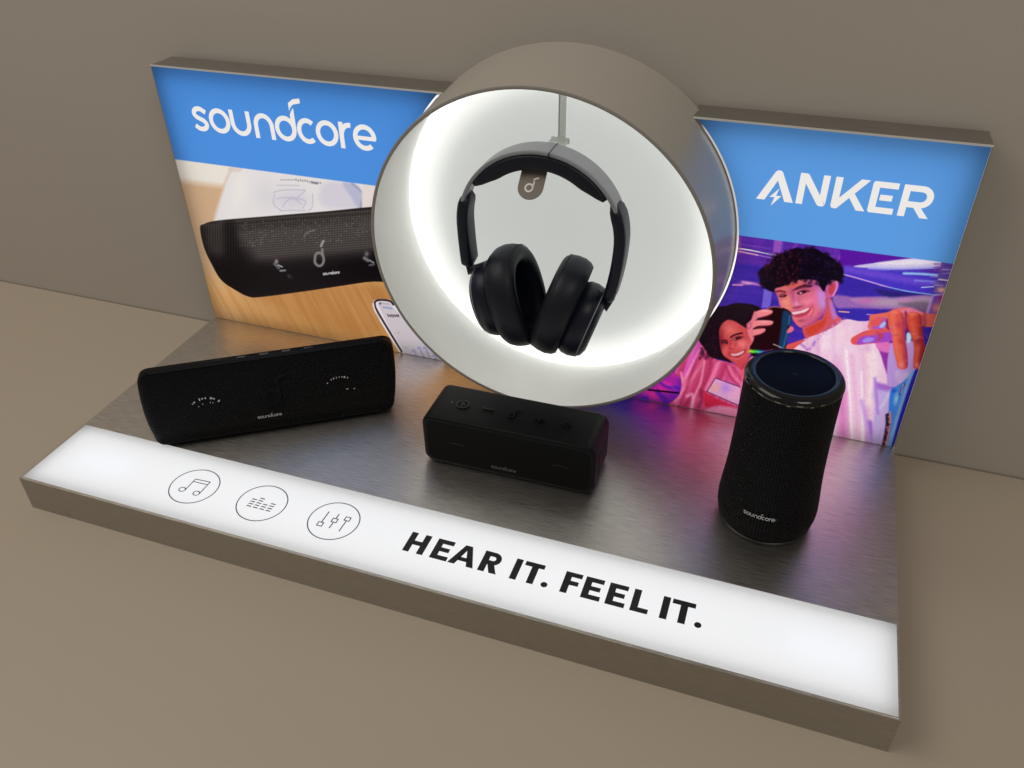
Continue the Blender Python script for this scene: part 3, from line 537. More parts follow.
m.line([(175.2, -296), (175.2, -278.9), (192.4, -278.0), (192.4, -296)], 1.); m.line([(175.2, -282.7), (192.4, -282.2)], 1.); m.build('music_icon', M_ink2, up, strip)
m = icon(260.8, -287.9)
for x, n in ((247.4, 4), (254.6, 5), (261.8, 3), (269, 4)):
    for i in range(n): m.line([(x, -295+i*3.3), (x+5.2, -295+i*3.3)], 1.25)
m.build('equalizer_icon', M_ink2, up, strip)
m = icon(340.6, -286.9)
sq = lambda x, y: m.line([(x-2.6, y-2.4), (x+2.6, y-2.4), (x+2.6, y+2.4), (x-2.6, y+2.4)], 1., True)
m.line([(329.4, -291.8), (329.4, -276.6)], 1.1); sq(329.4, -294.3); m.line([(340.4, -283.2), (340.4, -276.4)], 1.1); m.line([(340.4, -288), (340.4, -296.4)], 1.1); sq(340.4, -285.6); m.line([(351.4, -282.4), (351.4, -297.2)], 1.1); sq(351.4, -280)
m.build('mixer_icon', M_ink2, up, strip)

# picture panels: a shallow lit box each, cut round where the drum passes through
def panel_outline(side, inset=0., y=0., ro=None):
    r = drum_r(y)+(inset if ro is None else ro); zt = H-inset; zb = inset
    xe = W-inset if side > 0 else inset
    a_top = math.acos(max(-1, min(1, (zt-DC.z)/r))); n = 40
    arcp = []
    a0 = R_(172) if not inset else math.acos(-(DC.z-inset)/r) if DC.z-inset < r else R_(176)
    for i in range(n+1):
        a = a_top+(a0-a_top)*i/n; arcp.append((DC.x+side*r*math.sin(a), DC.z+r*math.cos(a)))
    P = [(xe, zb), (xe, zt)]+arcp
    if P[-1][1] > zb+1e-4: P.append((P[-1][0], zb))
    return P
def to_pixel(X):                                           # the two prints were drawn over the photograph's own pixel grid
    q = (X-K_P)@K_R.T; return np.stack([K_F*q[:, 0]/q[:, 2]+512, K_F*q[:, 1]/q[:, 2]+384], 1)
def lin(c): c = np.clip(c, 0, 255)/255; return np.where(c <= .04045, c/12.92, ((c+.055)/1.055)**2.4)
def make_panel(side, paint, step=.0006):
    box = S(mesh('light_box', [], [], None)); name = 'light_box'
    P = panel_outline(side); n = len(P)
    V = [(x, 0, z) for x, z in P]+[(x, .037, z) for x, z in P]
    F = [(i, (i+1) % n, (i+1) % n+n, i+n) for i in range(n)]+[tuple(range(n, 2*n))]
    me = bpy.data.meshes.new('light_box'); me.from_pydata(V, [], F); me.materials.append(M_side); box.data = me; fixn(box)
    so = box.modifiers.new('wall', 'SOLIDIFY'); so.thickness = .0013; so.offset = -1
    # print: fine sheet with one colour per vertex
    x0, x1 = (0.0010, DC.x) if side < 0 else (DC.x, W-.0013)
    nx = int((x1-x0)/step)+1; nz = int((H-.0026)/step)+1
    xs = np.linspace(x0, x1, nx); zs = np.linspace(.0004, H-.0013, nz); X, Z = np.meshgrid(xs, zs); X = X.ravel(); Z = Z.ravel()
    q = to_pixel(np.stack([X, 0*X-.0003, Z], 1)); col = paint(q)
    edge = .2168 if side < 0 else .2170
    blue = np.clip((Z-(edge+(.0016 if side < 0 else .0))) / .0006+.5, 0, 1)[:, None]
    col = col*(1-blue)+np.array([(76, 143, 224) if side < 0 else (92, 156, 228)])*blue
    idx = np.arange(nx*nz).reshape(nz, nx); f = np.stack([idx[:-1, :-1], idx[:-1, 1:], idx[1:, 1:], idx[1:, :-1]], -1).reshape(-1, 4)
    cx = X[f].mean(1); cz = Z[f].mean(1); rg = DR+.0030; keep = ((cx-DC.x)**2+(cz-DC.z)**2 > rg**2)&((cx-DC.x)*side > .0); f = f[keep]
    used = np.unique(f); remap = -np.ones(nx*nz, int); remap[used] = np.arange(len(used)); f = remap[f]
    dx, dz = X-DC.x, Z-DC.z; rr = np.sqrt(dx*dx+dz*dz)+1e-9; near = rr < rg+.0005; X = np.where(near, DC.x+dx/rr*rg, X); Z = np.where(near, DC.z+dz/rr*rg, Z)
    me = bpy.data.meshes.new('picture'); me.vertices.add(len(used)); me.vertices.foreach_set('co', np.stack([X[used], 0*X[used]-.0003, Z[used]], 1).ravel())
    me.loops.add(f.size); me.loops.foreach_set('vertex_index', f.ravel().astype(np.int32)); me.polygons.add(len(f)); me.polygons.foreach_set('loop_start', np.arange(0, f.size, 4, dtype=np.int32)); me.update(calc_edges=True)
    ca = me.color_attributes.new('Print', 'FLOAT_COLOR', 'POINT'); ca.data.foreach_set('color', np.concatenate([lin(col[used]), np.ones((len(used), 1))], 1).ravel()); me.materials.append(M_poster)
    po = bpy.data.objects.new('picture', me); C.objects.link(po); po.parent = box
    ta, tb = (0, .3525) if side < 0 else (.6012, W)
    mesh('top_edge_highlight', *boxes([(ta, tb, -.0006, .0006, H-.0012, H+.0004)]), M_highlight, box, smooth=False)  # pale strip coloured as the highlight along the casing's top front edge
    Q = panel_outline(side, .008, ro=.0012); V = [(x, .0155, z) for x, z in Q]
    g = mesh('led_sheet', V, [tuple(range(len(Q)))], M_led_panel, box, smooth=False); b = bmesh.new(); b.from_mesh(g.data); bmesh.ops.triangulate(b, faces=b.faces); b.to_mesh(g.data); b.free()
    return box
pl = make_panel(-1, lambda P: paint_desk(P, None)); pl['label'] = 'left light box with the speaker on a wooden desk'
pr = make_panel(1, paint_party); pr['label'] = 'right light box with two smiling people'
wall_fn = lambda u, v: (u/1000, -.0007, v/1000)
wordmark().build('brand_lettering', M_logo, lambda u, v: wall_fn(u-.9, v), pl)
A = Marks()
A.poly([(667.8, 256.4), (675.6, 256.4), (684.9, 276.2), (684.9, 285.9), (683.4, 285.7), (681.9, 284.6)]); A.poly([(684.9, 276.2), (694.0, 256.4), (701.8, 256.4), (688.2, 284.2), (687, 285.5), (684.9, 285.9)])
A.poly([(687.6, 269), (679.9, 259.6), (684.4, 259.9), (682.2, 251), (690.4, 261.6), (685.6, 261.4)])
A.poly([(704.0, 256.4), (710, 256.4), (710, 276.0), (710, 285.9), (704, 285.9)]); A.poly([(710, 285.9), (710, 276.5), (723, 257.6), (725, 256.3), (728.4, 256.3), (729.8, 257.8), (724.4, 266.6), (711.6, 285.2)]); A.poly([(724.4, 266.0), (730.4, 258), (730.4, 285.9), (724.4, 285.9)])
A.poly([(735.2, 258.6), (736.4, 256.4), (739, 256.0), (741.4, 256.6), (741.4, 266.6), (741.4, 285.9), (735.2, 285.9)]); A.poly([(741.4, 266.6), (741.4, 257.0), (765.0, 285.9), (757.2, 285.9)]); A.poly([(751.6, 270.6), (748.0, 266.2)][:0] or [(749.6, 268.2), (758.0, 256.4), (765.6, 256.4), (753.2, 272.8)])
A.poly([(767.6, 258), (769, 256.4), (773.8, 256.4), (773.8, 285.9), (769, 285.9), (767.6, 284.4)]); A.poly([(773.8, 280.3), (789.4, 280.3), (789.4, 285.9), (773.8, 285.9)]); A.poly([(773.8, 256.4), (789.4, 256.4), (789.4, 262.1), (773.8, 262.1)]); A.poly([(775.6, 268.6), (786.2, 268.6), (786.2, 274.0), (775.6, 274.0)])
A.poly([(793.6, 256.4), (799.6, 256.4), (799.6, 285.9), (793.6, 285.9)]); A.line([(799.6, 283.1)]+arc(809.6, 275.6, 7.4, 7.5, 90, -90, 14)+[(799.6, 268.1)], 5.6); A.poly([(805.4, 265.4), (811.6, 265.8), (819.8, 256.4), (812.6, 256.4)])
A.build('brand_lettering', M_logo, lambda u, v: wall_fn(667.8+(u-667.8)*.981, v), pr)

# drum
def circ(y_fn, r_fn, n=128):
    out = []
    for i in range(n):
        a = 2*math.pi*i/n; y = y_fn(a); r = r_fn(y); out.append((DC.x+r*math.cos(a), y, DC.z+r*math.sin(a)))
    return out
fr = lambda dy: (lambda a: rim_y(DC.x+.172*math.cos(a), DC.z+.172*math.sin(a))+dy)
th = .0034
rings = [circ(lambda a, y=y: y, lambda y: drum_r(y)) for y in (.0225, .0, -.03, -.06)]+[circ(fr(.0), lambda y: drum_r(y))]
drum = S(mesh('drum', *loft(rings, caps=(False, False)), M_shell)); 
rings = [circ(fr(.0), lambda y: drum_r(y)), circ(fr(-.0006), lambda y: drum_r(y)-.0006), circ(fr(-.0006), lambda y: drum_r(y)-th+.0004), circ(fr(.0), lambda y: drum_r(y)-th)]
mesh('rim', *loft(rings, caps=(False, False)), M_rim, drum)
rings = [circ(fr(.0), lambda y: drum_r(y)-th), circ(lambda a: -.05, lambda y: drum_r(y)-th), circ(lambda a: -.02, lambda y: drum_r(y)-th), circ(lambda a: .0094, lambda y: drum_r(y)-th), circ(lambda a: .0215, lambda y: drum_r(y)-th)]
mesh('inner_wall', *loft(rings, caps=(False, False)), M_inner, drum)
mesh('back_plate', *loft([circ(lambda a: .0225, lambda y: drum_r(y)-.0002), circ(lambda a: .0218, lambda y: drum_r(y)-.0002)]), M_dark, drum)
dr = drum_r(.0094)-th-.0004
mesh('diffuser_disc', circ(lambda a: .0094, lambda y: dr), [tuple(range(128))[::-1]], translucent('opal_disc', (.93, .94, .92), gloss=.03), drum, smooth=False)
def annulus(y, r0, r1, n=96):
    V = [(DC.x+r*math.cos(2*math.pi*i/n), y, DC.z+r*math.sin(2*math.pi*i/n)) for r in (r0, r1) for i in range(n)]
    return V, [(i, (i+1) % n, (i+1) % n+n, i+n) for i in range(n)]
mesh('led_ring', *loft([circ(lambda a: .0112, lambda y: dr-.0004), circ(lambda a: .0200, lambda y: dr-.0004)], caps=(False, False)), M_led_ring, drum, smooth=False)
mesh('glow_halo', *annulus(.0198, dr-.034, dr-.001), led('glow_halo', 1.05, (1, 1, .97)), drum, smooth=False)  # glowing ring added to widen the edge light on the disc
mesh('glow_disc', circ(lambda a: .0205, lambda y: dr-.002), [tuple(range(128))], M_glow_disc, drum, smooth=False)  # glowing plate added to stand for light scattered inside the drum
# hanger: clear bracket, arm and emblem tag
M_clear = translucent('frosted_acrylic', (.93, .94, .92), gloss=.04, diff=.4); M_tag = mat('taupe_tag', (.22, .19, .155), .5)
arm_x, arm_z = .4720, .2885
hang = S(mesh('hanger_arm', *boxes([(arm_x-.0095, arm_x+.0095, -.066, .0088, arm_z-.0022, arm_z), (arm_x-.0085, arm_x+.0105, .0078, .0090, arm_z-.003, arm_z+.003)]), M_clear, smooth=False)); bevel(hang, .0006)
hang2 = mesh('hanger_rail', *boxes([(arm_x-.0006, arm_x+.0062, .0076, .0090, arm_z+.003, .3652)]), M_clear, hang, smooth=False)
mesh('rail_wire', *boxes([(arm_x-.0006, arm_x+.0002, .0056, .0074, arm_z+.004, .3652)]), mat('grey_steel', (.5, .5, .49), .4, .3), hang, smooth=False)
td = Vector((0, -.72, -.694)); tn = Vector((0, -.694, .72)); t0 = Vector((arm_x-.0008, -.0665, arm_z-.0012))
prof = [(-.0122, 0), (.0122, 0)]+[(x, y) for x, y in arc(0, .0185, .0122, .0122, 0, 180, 16)]
tg = [t0+Vector((u, 0, 0))+td*v for u, v in prof]; tb = [p-tn*.0014 for p in tg]
tag = S(fixn(mesh('hanger_tag', *loft([tb, tg]), M_tag, smooth=False))); bevel(tag, .0003)
emblem().build('emblem', mat('white_tag_print', (.85, .85, .82), .4), lambda u, v: tuple(t0+Vector((-.0012+u*.0043, 0, 0))+td*(.0195-v*.0043)+tn*.0002), tag)

# ------------------------------------------------------------------ over-ear headphones
M_navy = mat('navy_satin', (.0055, .0075, .020), .40, Specular_IOR_Level=.35); M_navyg = mat('grey_blue_satin', (.27, .28, .31), .35); M_pu = mat('black_leatherette', (.005, .007, .015), .46, Specular_IOR_Level=.35); M_pu, _ = bumpy(M_pu, 900, .12, .0004, 2); M_mesh = mat('ear_fabric', (.004, .004, .006), .9)
HY = -.065
hp = empty('headphones', (.4757, HY, .195), 0, 'dark navy over-ear headphones hanging inside the lit white drum', 'headphones')
hl = -hp.location
def Hh(o): o.parent = hp; o.location = hl; return o
cx0, cz0 = .4776, .2262
def arch(a, d=0.):                                          # outer centre line of the band; a = degrees from +x
    t = R_(a); rx, rz = .0826-d, .0822-d
    return Vector((cx0+rx*math.cos(t), HY, cz0+rz*math.sin(t)))
def arch_tail(side, s, d=0.):                               # below the equator the arms come in again, s = 0..1
    x = .0826-.0010*s-(.0035 if side < 0 else .0075)*s*s-d*(1-.1*s); return Vector((cx0+side*x, HY, cz0-.062*s))
def band(path, prof_fn):
    rings = []
    n = len(path)
    for i, p in enumerate(path):
        a = path[max(0, i-1)]; b = path[min(n-1, i+1)]; t = (b-a).normalized(); nn = Vector((0, 1, 0)).cross(t).normalized()
        if nn.dot(p-Vector((cx0, HY, cz0-.02))) < 0: nn = -nn
        rings.append([p+nn*v+Vector((0, u, 0)) for u, v in prof_fn(i/(n-1))])
    return rings
def hull(w, h, r, dy=0, dn=0): return [(u+dy, v+dn) for u, v in rrect(w, h, r, 5)]
pth = [arch_tail(1, s) for s in (.22, .1)]+[arch(a) for a in range(0, 181, 4)]+[arch_tail(-1, s) for s in (.1, .22)]
hb_ = Hh(fixn(mesh('headband', *loft(band(pth, lambda t: hull(.0265-.006*abs(2*t-1)**2, .0040, .0018, 0, -.0021))), M_navyg)))  # pale colour carries the drum light's sheen on a dark band
mesh('wire_shadow_line', *loft(band([arch(a) for a in (82.4, 83.0)], lambda t: hull(.0294, .0046, .0018, 0, -.0021))), M_navy, hb_)  # thin dark band drawn as the rail wire's shadow
pp = [arch(a, .0042) for a in range(34, 147, 4)]
def padprof(t):
    k = min(1, t/.16, (1-t)/.16); h = .0045+.0100*k**.6; return hull(.027, h, min(.0032, h*.4), 0, -h/2)
Hh(fixn(mesh('headband_pad', *loft(band(pp, padprof)), M_pu)))
def arm(side, z_top, z_bot, wd):
    pts = []
    for i in range(17):
        z = z_top+(z_bot-z_top)*i/16
        if z > cz0: a = math.asin((z-cz0)/.0822); pts.append(Vector((cx0+side*.0826*math.cos(a), HY, z)))
        else: pts.append(arch_tail(side, (cz0-z)/.062))
    def pf(t):
        k = min(1., .45+t*7, .55+(1-t)*7); return hull(wd*k, .0118*k, .0048*k, 0, -.0035)
    o = Hh(fixn(mesh('slider', *loft(band(pts, pf)), M_navy))); return o
armL = arm(-1, .2560, .1765, .0255); armR = arm(1, .2660, .1610, .0265)
def cup(name, centre, axis_out, tilt_up, side, dz=0.):
    X = axis_out.normalized(); Z = (tilt_up-X*tilt_up.dot(X)).normalized(); Y = Z.cross(X)
    e_ = bpy.data.objects.new('ear_cup', None)
    def oval(t, a, b, n=48, p=2.3):
        out = []; t *= 1.42 if t < 0 else 1.25; sh_ = t > 0; a *= .93 if sh_ else 1.08; b *= .86 if sh_ else 1.08; o_ = Z*(dz if sh_ else 0)
        for i in range(n):
            q = 2*math.pi*i/n; c, s = math.cos(q), math.sin(q); rr = (abs(c)**p+abs(s)**p)**(-1/p)
            out.append(centre+o_+X*t+Y*(a*rr*c)+Z*(b*rr*s))
        return out
    shell = Hh(fixn(mesh('ear_cup', *loft([[q - X*.008 for q in oval(.0005, .0330, .0415)], oval(.0005, .0345, .0430), oval(.003, .0365, .0452), oval(.009, .0370, .0458), oval(.0145, .0352, .0440), oval(.0185, .0315, .0400), oval(.0205, .0255, .0335), oval(.0208, .0240, .0320), oval(.0203, .0232, .0312)]), M_navy)))
    sharp(shell, 50)
    c = [(-.0005, .0360, .0445), (-.003, .0385, .0472), (-.0075, .0400, .0488), (-.013, .0398, .0486), (-.0175, .0385, .0472), (-.0206, .0355, .0443), (-.0218, .0320, .0408), (-.0212, .0275, .0362), (-.0190, .0240, .0325), (-.014, .0225, .0308), (-.006, .0228, .0312), (-.002, .0228, .0312)]
    mesh('ear_cushion', *loft([oval(*q) for q in c], caps=(False, False)), M_pu, shell)
    mesh('cushion_seam', *loft([oval(-.0180, .0384, .0471), oval(-.0184, .0387, .0474), oval(-.0188, .0379, .0466)], caps=(False, False)), mat('seam', (.003, .003, .004), .6), shell)
    mesh('speaker_cloth', oval(-.003, .0240, .0325), [tuple(range(48))], M_mesh, shell, smooth=False)
    mesh('cushion_back', oval(-.0004, .0362, .0446), [tuple(range(48))], M_mesh, shell, smooth=False)
    # accent line round the outer cap
    mesh('cap_ring', *loft([oval(.0150, .0353, .0441), oval(.0158, .0350, .0438)], caps=(False, False)), M_navyg, shell)
    wordmark().build('brand_lettering', mat('grey_foil', (.25, .25, .27), .3, .7), lambda u, v: tuple(centre+Z*dz+X*.0262+(Z*-1)*((u-158)*.00013)*(1)+Y*((v-271)*.00013)*1), shell)
    return shell, X, Y, Z
la, ra = R_(14), R_(9)
cL = Vector((.4385, HY-.002, .1462)); cR = Vector((.5140, HY-.002, .1432))
XL = Vector((-1, .02, -.30)); XR = Vector((1, .03, -.33))
shL = cup('l', cL, XL, Vector((0, 0, 1)), -1); shR = cup('r', cR, XR, Vector((0, 0, 1)), 1, -.0058)
def tube(P, r, n=12):
    rings = []
    for i, p in enumerate(P):
        t = (P[min(i+1, len(P)-1)]-P[max(i-1, 0)]).normalized(); a = t.orthogonal().normalized(); a = (Vector((0, 1, 0))-t*t.y).normalized(); b = t.cross(a); rr = r[i] if isinstance(r, (list, tuple)) else r
        rings.append([p+a*rr*math.cos(2*math.pi*j/n)+b*rr*.8*math.sin(2*math.pi*j/n) for j in range(n)])
    return loft(rings)
for side, sh, zb in ((-1, shL, .1800), (1, shR, .1635)):
    p0 = arch_tail(side, (cz0-zb)/.062, .0035); q = sh[0]; ctr = cL if side < 0 else cR
    p3 = ctr+sh[1]*.014+sh[3]*(.022 if side < 0 else .016)
    p1 = p0+Vector((-side*.001, 0, -.010)); p2 = ctr+sh[1]*.015+sh[3]*(.036 if side < 0 else .029)
    Hh(fixn(mesh('swivel_joint', *tube([p0, p1, p2, p3], [.0066, .0068, .0070, .0062]), M_navy)))

# ------------------------------------------------------------------ speakers
def grille(name, col, pitch, rough=.6, spec=.35, ratio=1., hi=1.7):
    m = mat(name, col, rough); b = bsdf(m); b.inputs['Specular IOR Level'].default_value = spec
    uvn = nd(m, 'ShaderNodeUVMap'); sp = nd(m, 'ShaderNodeSeparateXYZ'); lk(m, uvn.outputs[0], sp.inputs[0])
    k = 2*math.pi/pitch
    u = math_(m, 'MULTIPLY', sp.outputs[0], k); v = math_(m, 'MULTIPLY', sp.outputs[1], k*ratio)
    s1 = math_(m, 'SINE', math_(m, 'ADD', u, v)); s2 = math_(m, 'SINE', math_(m, 'SUBTRACT', u, v)); pr_ = math_(m, 'MULTIPLY', s1, s2)
    bp = nd(m, 'ShaderNodeBump'); bp.inputs['Strength'].default_value = .8; bp.inputs['Distance'].default_value = pitch*.35; lk(m, pr_, bp.inputs['Height']); lk(m, bp.outputs[0], b.inputs['Normal'])
    r = nd(m, 'ShaderNodeMapRange'); r.inputs['From Min'].default_value = -.6; r.inputs['From Max'].default_value = .6; r.inputs['To Min'].default_value = .25; r.inputs['To Max'].default_value = hi; lk(m, pr_, r.inputs['Value'])
    mx = nd(m, 'ShaderNodeMix', data_type='RGBA', blend_type='MULTIPLY'); mx.inputs['Factor'].default_value = 1; mx.inputs[6].default_value = (*col, 1); lk(m, r.outputs[0], mx.inputs[7]); lk(m, mx.outputs[2], b.inputs['Base Color'])
    return m
M_rub = mat('black_rubber', (.0026, .003, .0036), .5, Specular_IOR_Level=.17); M_rub, _ = bumpy(M_rub, 1200, .05, .0003, 2)
M_gl = mat('black_gloss', (.004, .004, .0045), .14); M_brandw = mat('brand_silver', (.5, .5, .5), .4, .3); M_dim = mat('dim_grey_print', (.045, .045, .05), .5)
# --- long wedge-bodied speaker on the left
def surf(o): sharp(o, 40); return o
LW = .272
lo = empty('bluetooth_speaker', (0.1918, -0.1482, 0), R_(33.3), 'long black mesh-fronted speaker lying at an angle at the left of the steel tray', 'speaker')
# side profile in (y, z), y negative towards the viewer
prof = [(-.0330, .0015), (-.0385, .010), (-.0345, .030), (-.0230, .055), (-.0105, .0745), (-.0040, .0795), (.0050, .0790), (.0120, .0755), (.0340, .040), (.0400, .012), (.0360, .0015)]
def smooth_prof(P, n=5):
    P = [Vector(p) for p in P]; out = []; m_ = len(P)
    for i in range(m_):
        a, b, c, d = P[i-1], P[i], P[(i+1) % m_], P[(i+2) % m_]
        for t in [j/n for j in range(n)]: out.append(.5*((2*b)+(c-a)*t+(2*a-5*b+4*c-d)*t*t+(3*b-a-3*c+d)*t**3))
    return out
SP = smooth_prof([(y, .0008+z*.91) for y, z in prof]); pc = Vector((0, .038))
def long_rings(x0, x1, n=10, r=.012):
    rings, us = [], []
    xs = [x0+r*(1-math.cos(math.pi/2*i/6)) for i in range(7)]+[x0+r+(x1-x0-2*r)*i/n for i in range(1, n)]+[x1-r*(1-math.cos(math.pi/2*i/6)) for i in range(6, -1, -1)]
    for x in xs:
        d = min(x-x0, x1-x); k = 1. if d >= r else math.sqrt(max(0, 1-((r-d)/r)**2)); s_ = 1-(1-k)*.26
        rings.append([(x*(1-.055*max(0, 1-p.y/.075)**2), pc.x+(p.x-pc.x)*s_, max(.0008, pc.y+(p.y-pc.y)*s_)) for p in SP])
    return rings
rings = long_rings(-LW/2, LW/2); V, F = loft(rings)
acc = [0]
for i in range(1, len(SP)): acc.append(acc[-1]+(SP[i]-SP[i-1]).length)
uv = [(v[0], acc[i % len(SP)]) for i, v in enumerate(V)]
M_gr1 = grille('black_metal_mesh', (.002, .002, .0025), .0038, .4, .16, 1., 2.6)
body = fixn(mesh('grille', V, F, M_gr1, lo, uv=uv)); sharp(body, 60)
body.data.materials.append(M_rub)
for p in body.data.polygons:
    c = p.center
    if c.y > .002 or abs(c.x) > LW/2-.0012: p.material_index = 1
# front face frame: from lower-front to upper-front edge
fa = Vector((0, -.0372, .022)); fb = Vector((0, -.0118, .0725)); fu = (fb-fa).normalized(); fn_ = Vector((0, -fu.z, fu.y))
def front_pt(x, t, lift=.0006):                            # t metres up the face, following the curved profile
    zt = .004+t*.82
    best = None
    for i in range(len(SP)-1):
        a, b = SP[i], SP[i+1]
        if a.x < 0 and b.x < .001 and min(a.y, b.y) <= zt <= max(a.y, b.y) and abs(b.y-a.y) > 1e-6:
            k = (zt-a.y)/(b.y-a.y); best = a.lerp(b, k); break
    if best is None: best = Vector((-.004, zt))
    return (x, best.x-lift*fn_.z*0-lift*.9, best.y+lift*.5)
wordmark().build('brand_lettering', M_brandw, lambda u, v: front_pt(-.007+(u-158)*.000112, .0185+(v-271)*.000112, .0009), body)
emblem().build('emblem', mat('dim_emblem', (.0028, .0028, .0034), .6, Specular_IOR_Level=.15), lambda u, v: front_pt(-.0015+u*.0098, .042+v*.0098, .0009), body)
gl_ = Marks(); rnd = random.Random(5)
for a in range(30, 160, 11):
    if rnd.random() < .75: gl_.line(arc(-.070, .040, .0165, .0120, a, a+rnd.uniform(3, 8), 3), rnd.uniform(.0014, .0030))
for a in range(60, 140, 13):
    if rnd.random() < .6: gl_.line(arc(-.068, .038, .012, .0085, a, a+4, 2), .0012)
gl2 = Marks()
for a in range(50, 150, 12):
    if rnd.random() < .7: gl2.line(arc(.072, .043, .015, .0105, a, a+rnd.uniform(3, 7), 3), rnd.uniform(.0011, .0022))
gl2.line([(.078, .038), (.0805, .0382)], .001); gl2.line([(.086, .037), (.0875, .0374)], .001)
M_glint = mat('driver_glint_grey', (.5, .5, .52), .4)  # pale arcs painted as glints of the drivers behind the mesh
for g_ in (gl_, gl2): g_.build('driver_glint', M_glint, lambda u, v: front_pt(u, v, .0008), body)
top = fixn(mesh('top_strip', *loft([[(x, -.0055, .0730), (x, -.0020, .0738), (x, .0060, .0734), (x, .0100, .0712), (x, .0060, .0700), (x, -.0040, .0710)] for x in (-LW/2+.012, 0, LW/2-.012)]), M_rub, lo)); sharp(top, 30)
for i in range(5):
    mesh('button', *boxes([(-.056+i*.024, -.047+i*.024, .0010, .0045, .0732, .0741)]), M_gl, top, smooth=False)
for x in (-.09, .09):
    mesh('rubber_foot', *boxes([(x-.012, x+.012, -.026, .028, .0002, .003)]), M_rub, lo, smooth=False)
# --- box speaker in the middle
bx = empty('bluetooth_speaker', (.4770, -.1458, 0), R_(0.7), 'small black box speaker with raised top buttons, in front of the white drum', 'speaker')
BW, BD, BH = .1815, .0590, .0600
def rb_rings(w, h, r, y0, y1, re, n=6):
    out = []
    for i in range(n+1):
        a = math.pi/2*i/n; ins = re*(1-math.sin(a)); out.append([(u, y0+re*(1-math.cos(a)), BH/2+v+.0005) for u, v in rrect(w-2*ins, h-2*ins, max(.001, r-ins))])
    for i in range(n, -1, -1):
        a = math.pi/2*i/n; ins = re*(1-math.sin(a)); out.append([(u, y1-re*(1-math.cos(a)), BH/2+v+.0005) for u, v in rrect(w-2*ins, h-2*ins, max(.001, r-ins))])
    return out
bb = fixn(mesh('body', *loft(rb_rings(BW, BH, .0115, -BD/2, BD/2, .0035)), M_rub, bx)); sharp(bb, 60)
M_gr2 = bumpy(mat('fine_metal_mesh', (.0018, .0018, .0023), .5, Specular_IOR_Level=.1), 900, .25, .0004, 1)[0]
gv = [(u, -BD/2-.0004, BH/2+v+.0005) for u, v in rrect(BW-.011, BH-.011, .0085)]
rr_ = [(u, -BD/2+.001, BH/2+v+.0005) for u, v in rrect(BW-.0085, BH-.0085, .0095)]
gr = fixn(mesh('grille', *loft([rr_, gv]), M_gr2, bx, uv=[(v[0], v[2]) for v in rr_+gv], smooth=False))
wordmark().build('brand_lettering', mat('grey_brand', (.12, .12, .12), .5), lambda u, v: (-.003+(u-158)*.000115, -BD/2-.0007, .0115+(v-271)*.000115), gr)
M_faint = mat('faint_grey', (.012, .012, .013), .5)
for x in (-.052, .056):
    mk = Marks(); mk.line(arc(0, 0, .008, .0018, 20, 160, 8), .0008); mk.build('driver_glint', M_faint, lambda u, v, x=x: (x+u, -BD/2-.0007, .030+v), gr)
M_btn = mat('button_rubber', (.0022, .0022, .0025), .35); ztop = BH+.0005
tp = lambda cx: (lambda u, v: (cx*.92+u+.001, -.002+v, ztop+.0007))
def raised(name, mk, fn): o = mk.build(name, M_btn, fn, bb); so = o.modifiers.new('raise', 'SOLIDIFY'); so.thickness = .0008; so.offset = 1; return o
mk = Marks(); mk.line(arc(0, 0, .0062, .0062, 0, 350, 35), .0012, True); mk.line([(-.0006, .0038), (.0012, 0), (-.0012, 0), (.0008, -.0038)], .0011); mk.line([(-.003, .002), (.003, -.002)], .0008); raised('power_button', mk, tp(-.0615))
mk = Marks(); mk.line([(-.006, 0), (.006, 0)], .0022); raised('volume_button', mk, tp(-.0315))
raised('play_button', emblem(), lambda u, v: (-.003+u*.0040, -.004+v*.0040, ztop+.0007))
mk = Marks(); mk.line([(-.006, 0), (-.0013, 0)], .0022); mk.line([(.0013, 0), (.006, 0)], .0022); mk.line([(0, -.0055), (0, .0055)], .0022); raised('volume_button', mk, tp(.0275))
mk = Marks()
for i in range(6): a = R_(60*i); mk.line([(.0022*math.cos(a), .0022*math.sin(a)), (.0055*math.cos(a), .0055*math.sin(a))], .0018)
raised('bluetooth_button', mk, tp(.0575))
mk = Marks(); mk.poly(arc(0, 0, .0007, .0007, 0, 330, 11)); mk.build('status_light', mat('pale_dot', (.3, .3, .3), .4), tp(-.0745), bb)
fl_ = mesh('port_cover', *boxes([(BW/2-.0006, BW/2+.0005, -.012, .013, .012, .040)]), M_rub, bb, smooth=False); bevel(fl_, .0005)
# --- hourglass cylinder speaker on the right
cy = empty('bluetooth_speaker', (.7300, -.1455, 0), 0, 'upright black hourglass speaker with a dark blue top, in front of the right picture', 'speaker')
def lathe(P, n=96):
    return [[(r*math.cos(2*math.pi*j/n), r*math.sin(2*math.pi*j/n), z) for j in range(n)] for r, z in P]
NP = [(.0405, .0035), (.0442, .009), (.0455, .016), (.0458, .024), (.0450, .036), (.0436, .052), (.0425, .070), (.0419, .090), (.0415, .108), (.0413, .124), (.0412, .140), (.0411, .1600)]
n = 96; rings = lathe(NP, n); V, F = loft(rings, caps=(False, False))
uv = []
for i, (r, z) in enumerate(NP): uv += [(2*math.pi*.043*(j if j <= n/2 else n-j)/n*1., z) for j in range(n)]
M_gr3 = grille('woven_black_fabric', (.0013, .0013, .0017), .0054, .5, .10, 1., 7.)
fb_ = mesh('fabric_body', V, F, M_gr3, cy, uv=uv)
mesh('foot_ring', *loft(lathe([(.0375, .0002), (.0412, .0008), (.0428, .0026), (.0425, .0040), (.0395, .0042)], 96)), mat('dark_foot', (.010, .0095, .009), .35), cy)
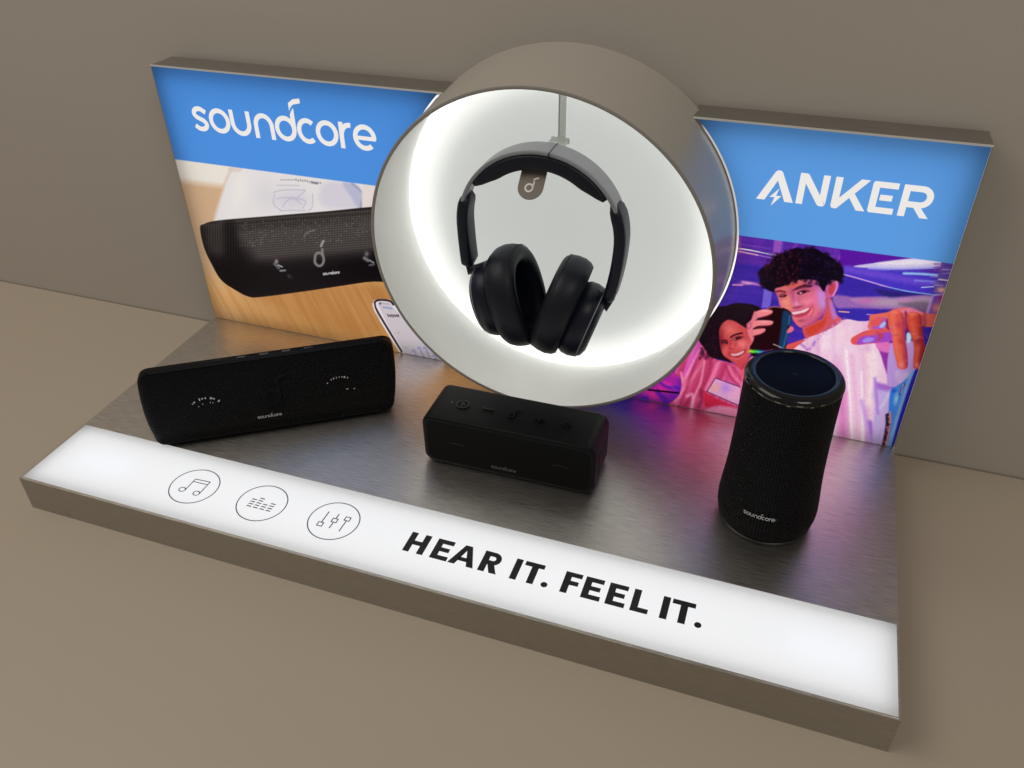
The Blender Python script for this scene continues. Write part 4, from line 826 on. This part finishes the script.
tr_ = mesh('top_ring', *loft(lathe([(.0404, .1596), (.0413, .1601), (.0417, .1614), (.0411, .1634), (.0394, .1655), (.0368, .1667), (.0334, .1671), (.0324, .1668), (.0321, .1650)], 96), caps=(False, False)), M_gl, cy)
mesh('touch_top', *loft(lathe([(.0325, .1656), (.0319, .1660), (.0002, .1660)], 96), caps=(False, True)), mat('navy_glass_top', (.003, .005, .012), .5, Specular_IOR_Level=.06), cy)
M_reflection = mat('amber_grey_reflection', (.30, .27, .19), .3)  # dashes coloured as ceiling light reflections on the glossy ring
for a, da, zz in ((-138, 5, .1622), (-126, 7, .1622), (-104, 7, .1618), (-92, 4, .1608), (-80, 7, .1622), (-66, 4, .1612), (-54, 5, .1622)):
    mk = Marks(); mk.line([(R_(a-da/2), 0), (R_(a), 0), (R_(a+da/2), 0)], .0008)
    mk.build('reflection_dash', M_reflection, lambda u, v, zz=zz: (.0420*math.cos(u), .0420*math.sin(u), zz+v), tr_)
mk = Marks(); mk.line(arc(0, 0, .0022, .0013, 200, 340, 6), .0005); mk.build('top_mark', M_dim, lambda u, v: (u, v, .1663), cy)
def on_cyl(u, v, r=.0456):                                  # u metres round from the viewer's side, v height
    for i in range(len(NP)-1):
        if NP[i][1] <= v <= NP[i+1][1]: k = (v-NP[i][1])/(NP[i+1][1]-NP[i][1]); r = NP[i][0]*(1-k)+NP[i+1][0]*k; break
    a = R_(-97)+u/r; r += .0006; return (r*math.cos(a), r*math.sin(a), v)
pk = Marks(); pk.poly(rrect(.034, .0062, .003)); pk.build('brand_plate', mat('plate', (.004, .004, .0045), .5, Specular_IOR_Level=.15), lambda u, v: on_cyl(u, v+.037), fb_)
wordmark().build('brand_lettering', M_brandw, lambda u, v: tuple(Vector(on_cyl((u-158)*.000122, .037+(v-273)*.000122))*1.004), fb_)
ic = mesh('side_button', *loft([[tuple(Vector((math.cos(R_(-163)), math.sin(R_(-163)), 0))*(.0412+h_)+Vector((-math.sin(R_(-163)), math.cos(R_(-163)), 0))*u+Vector((0, 0, .1615+v))) for u, v in rrect(w_, w_*.62, w_*.3, 4)] for w_, h_ in ((.010, -.001), (.010, .0003), (.008, .0007))]), mat('button_gloss', (.05, .05, .048), .15), cy)
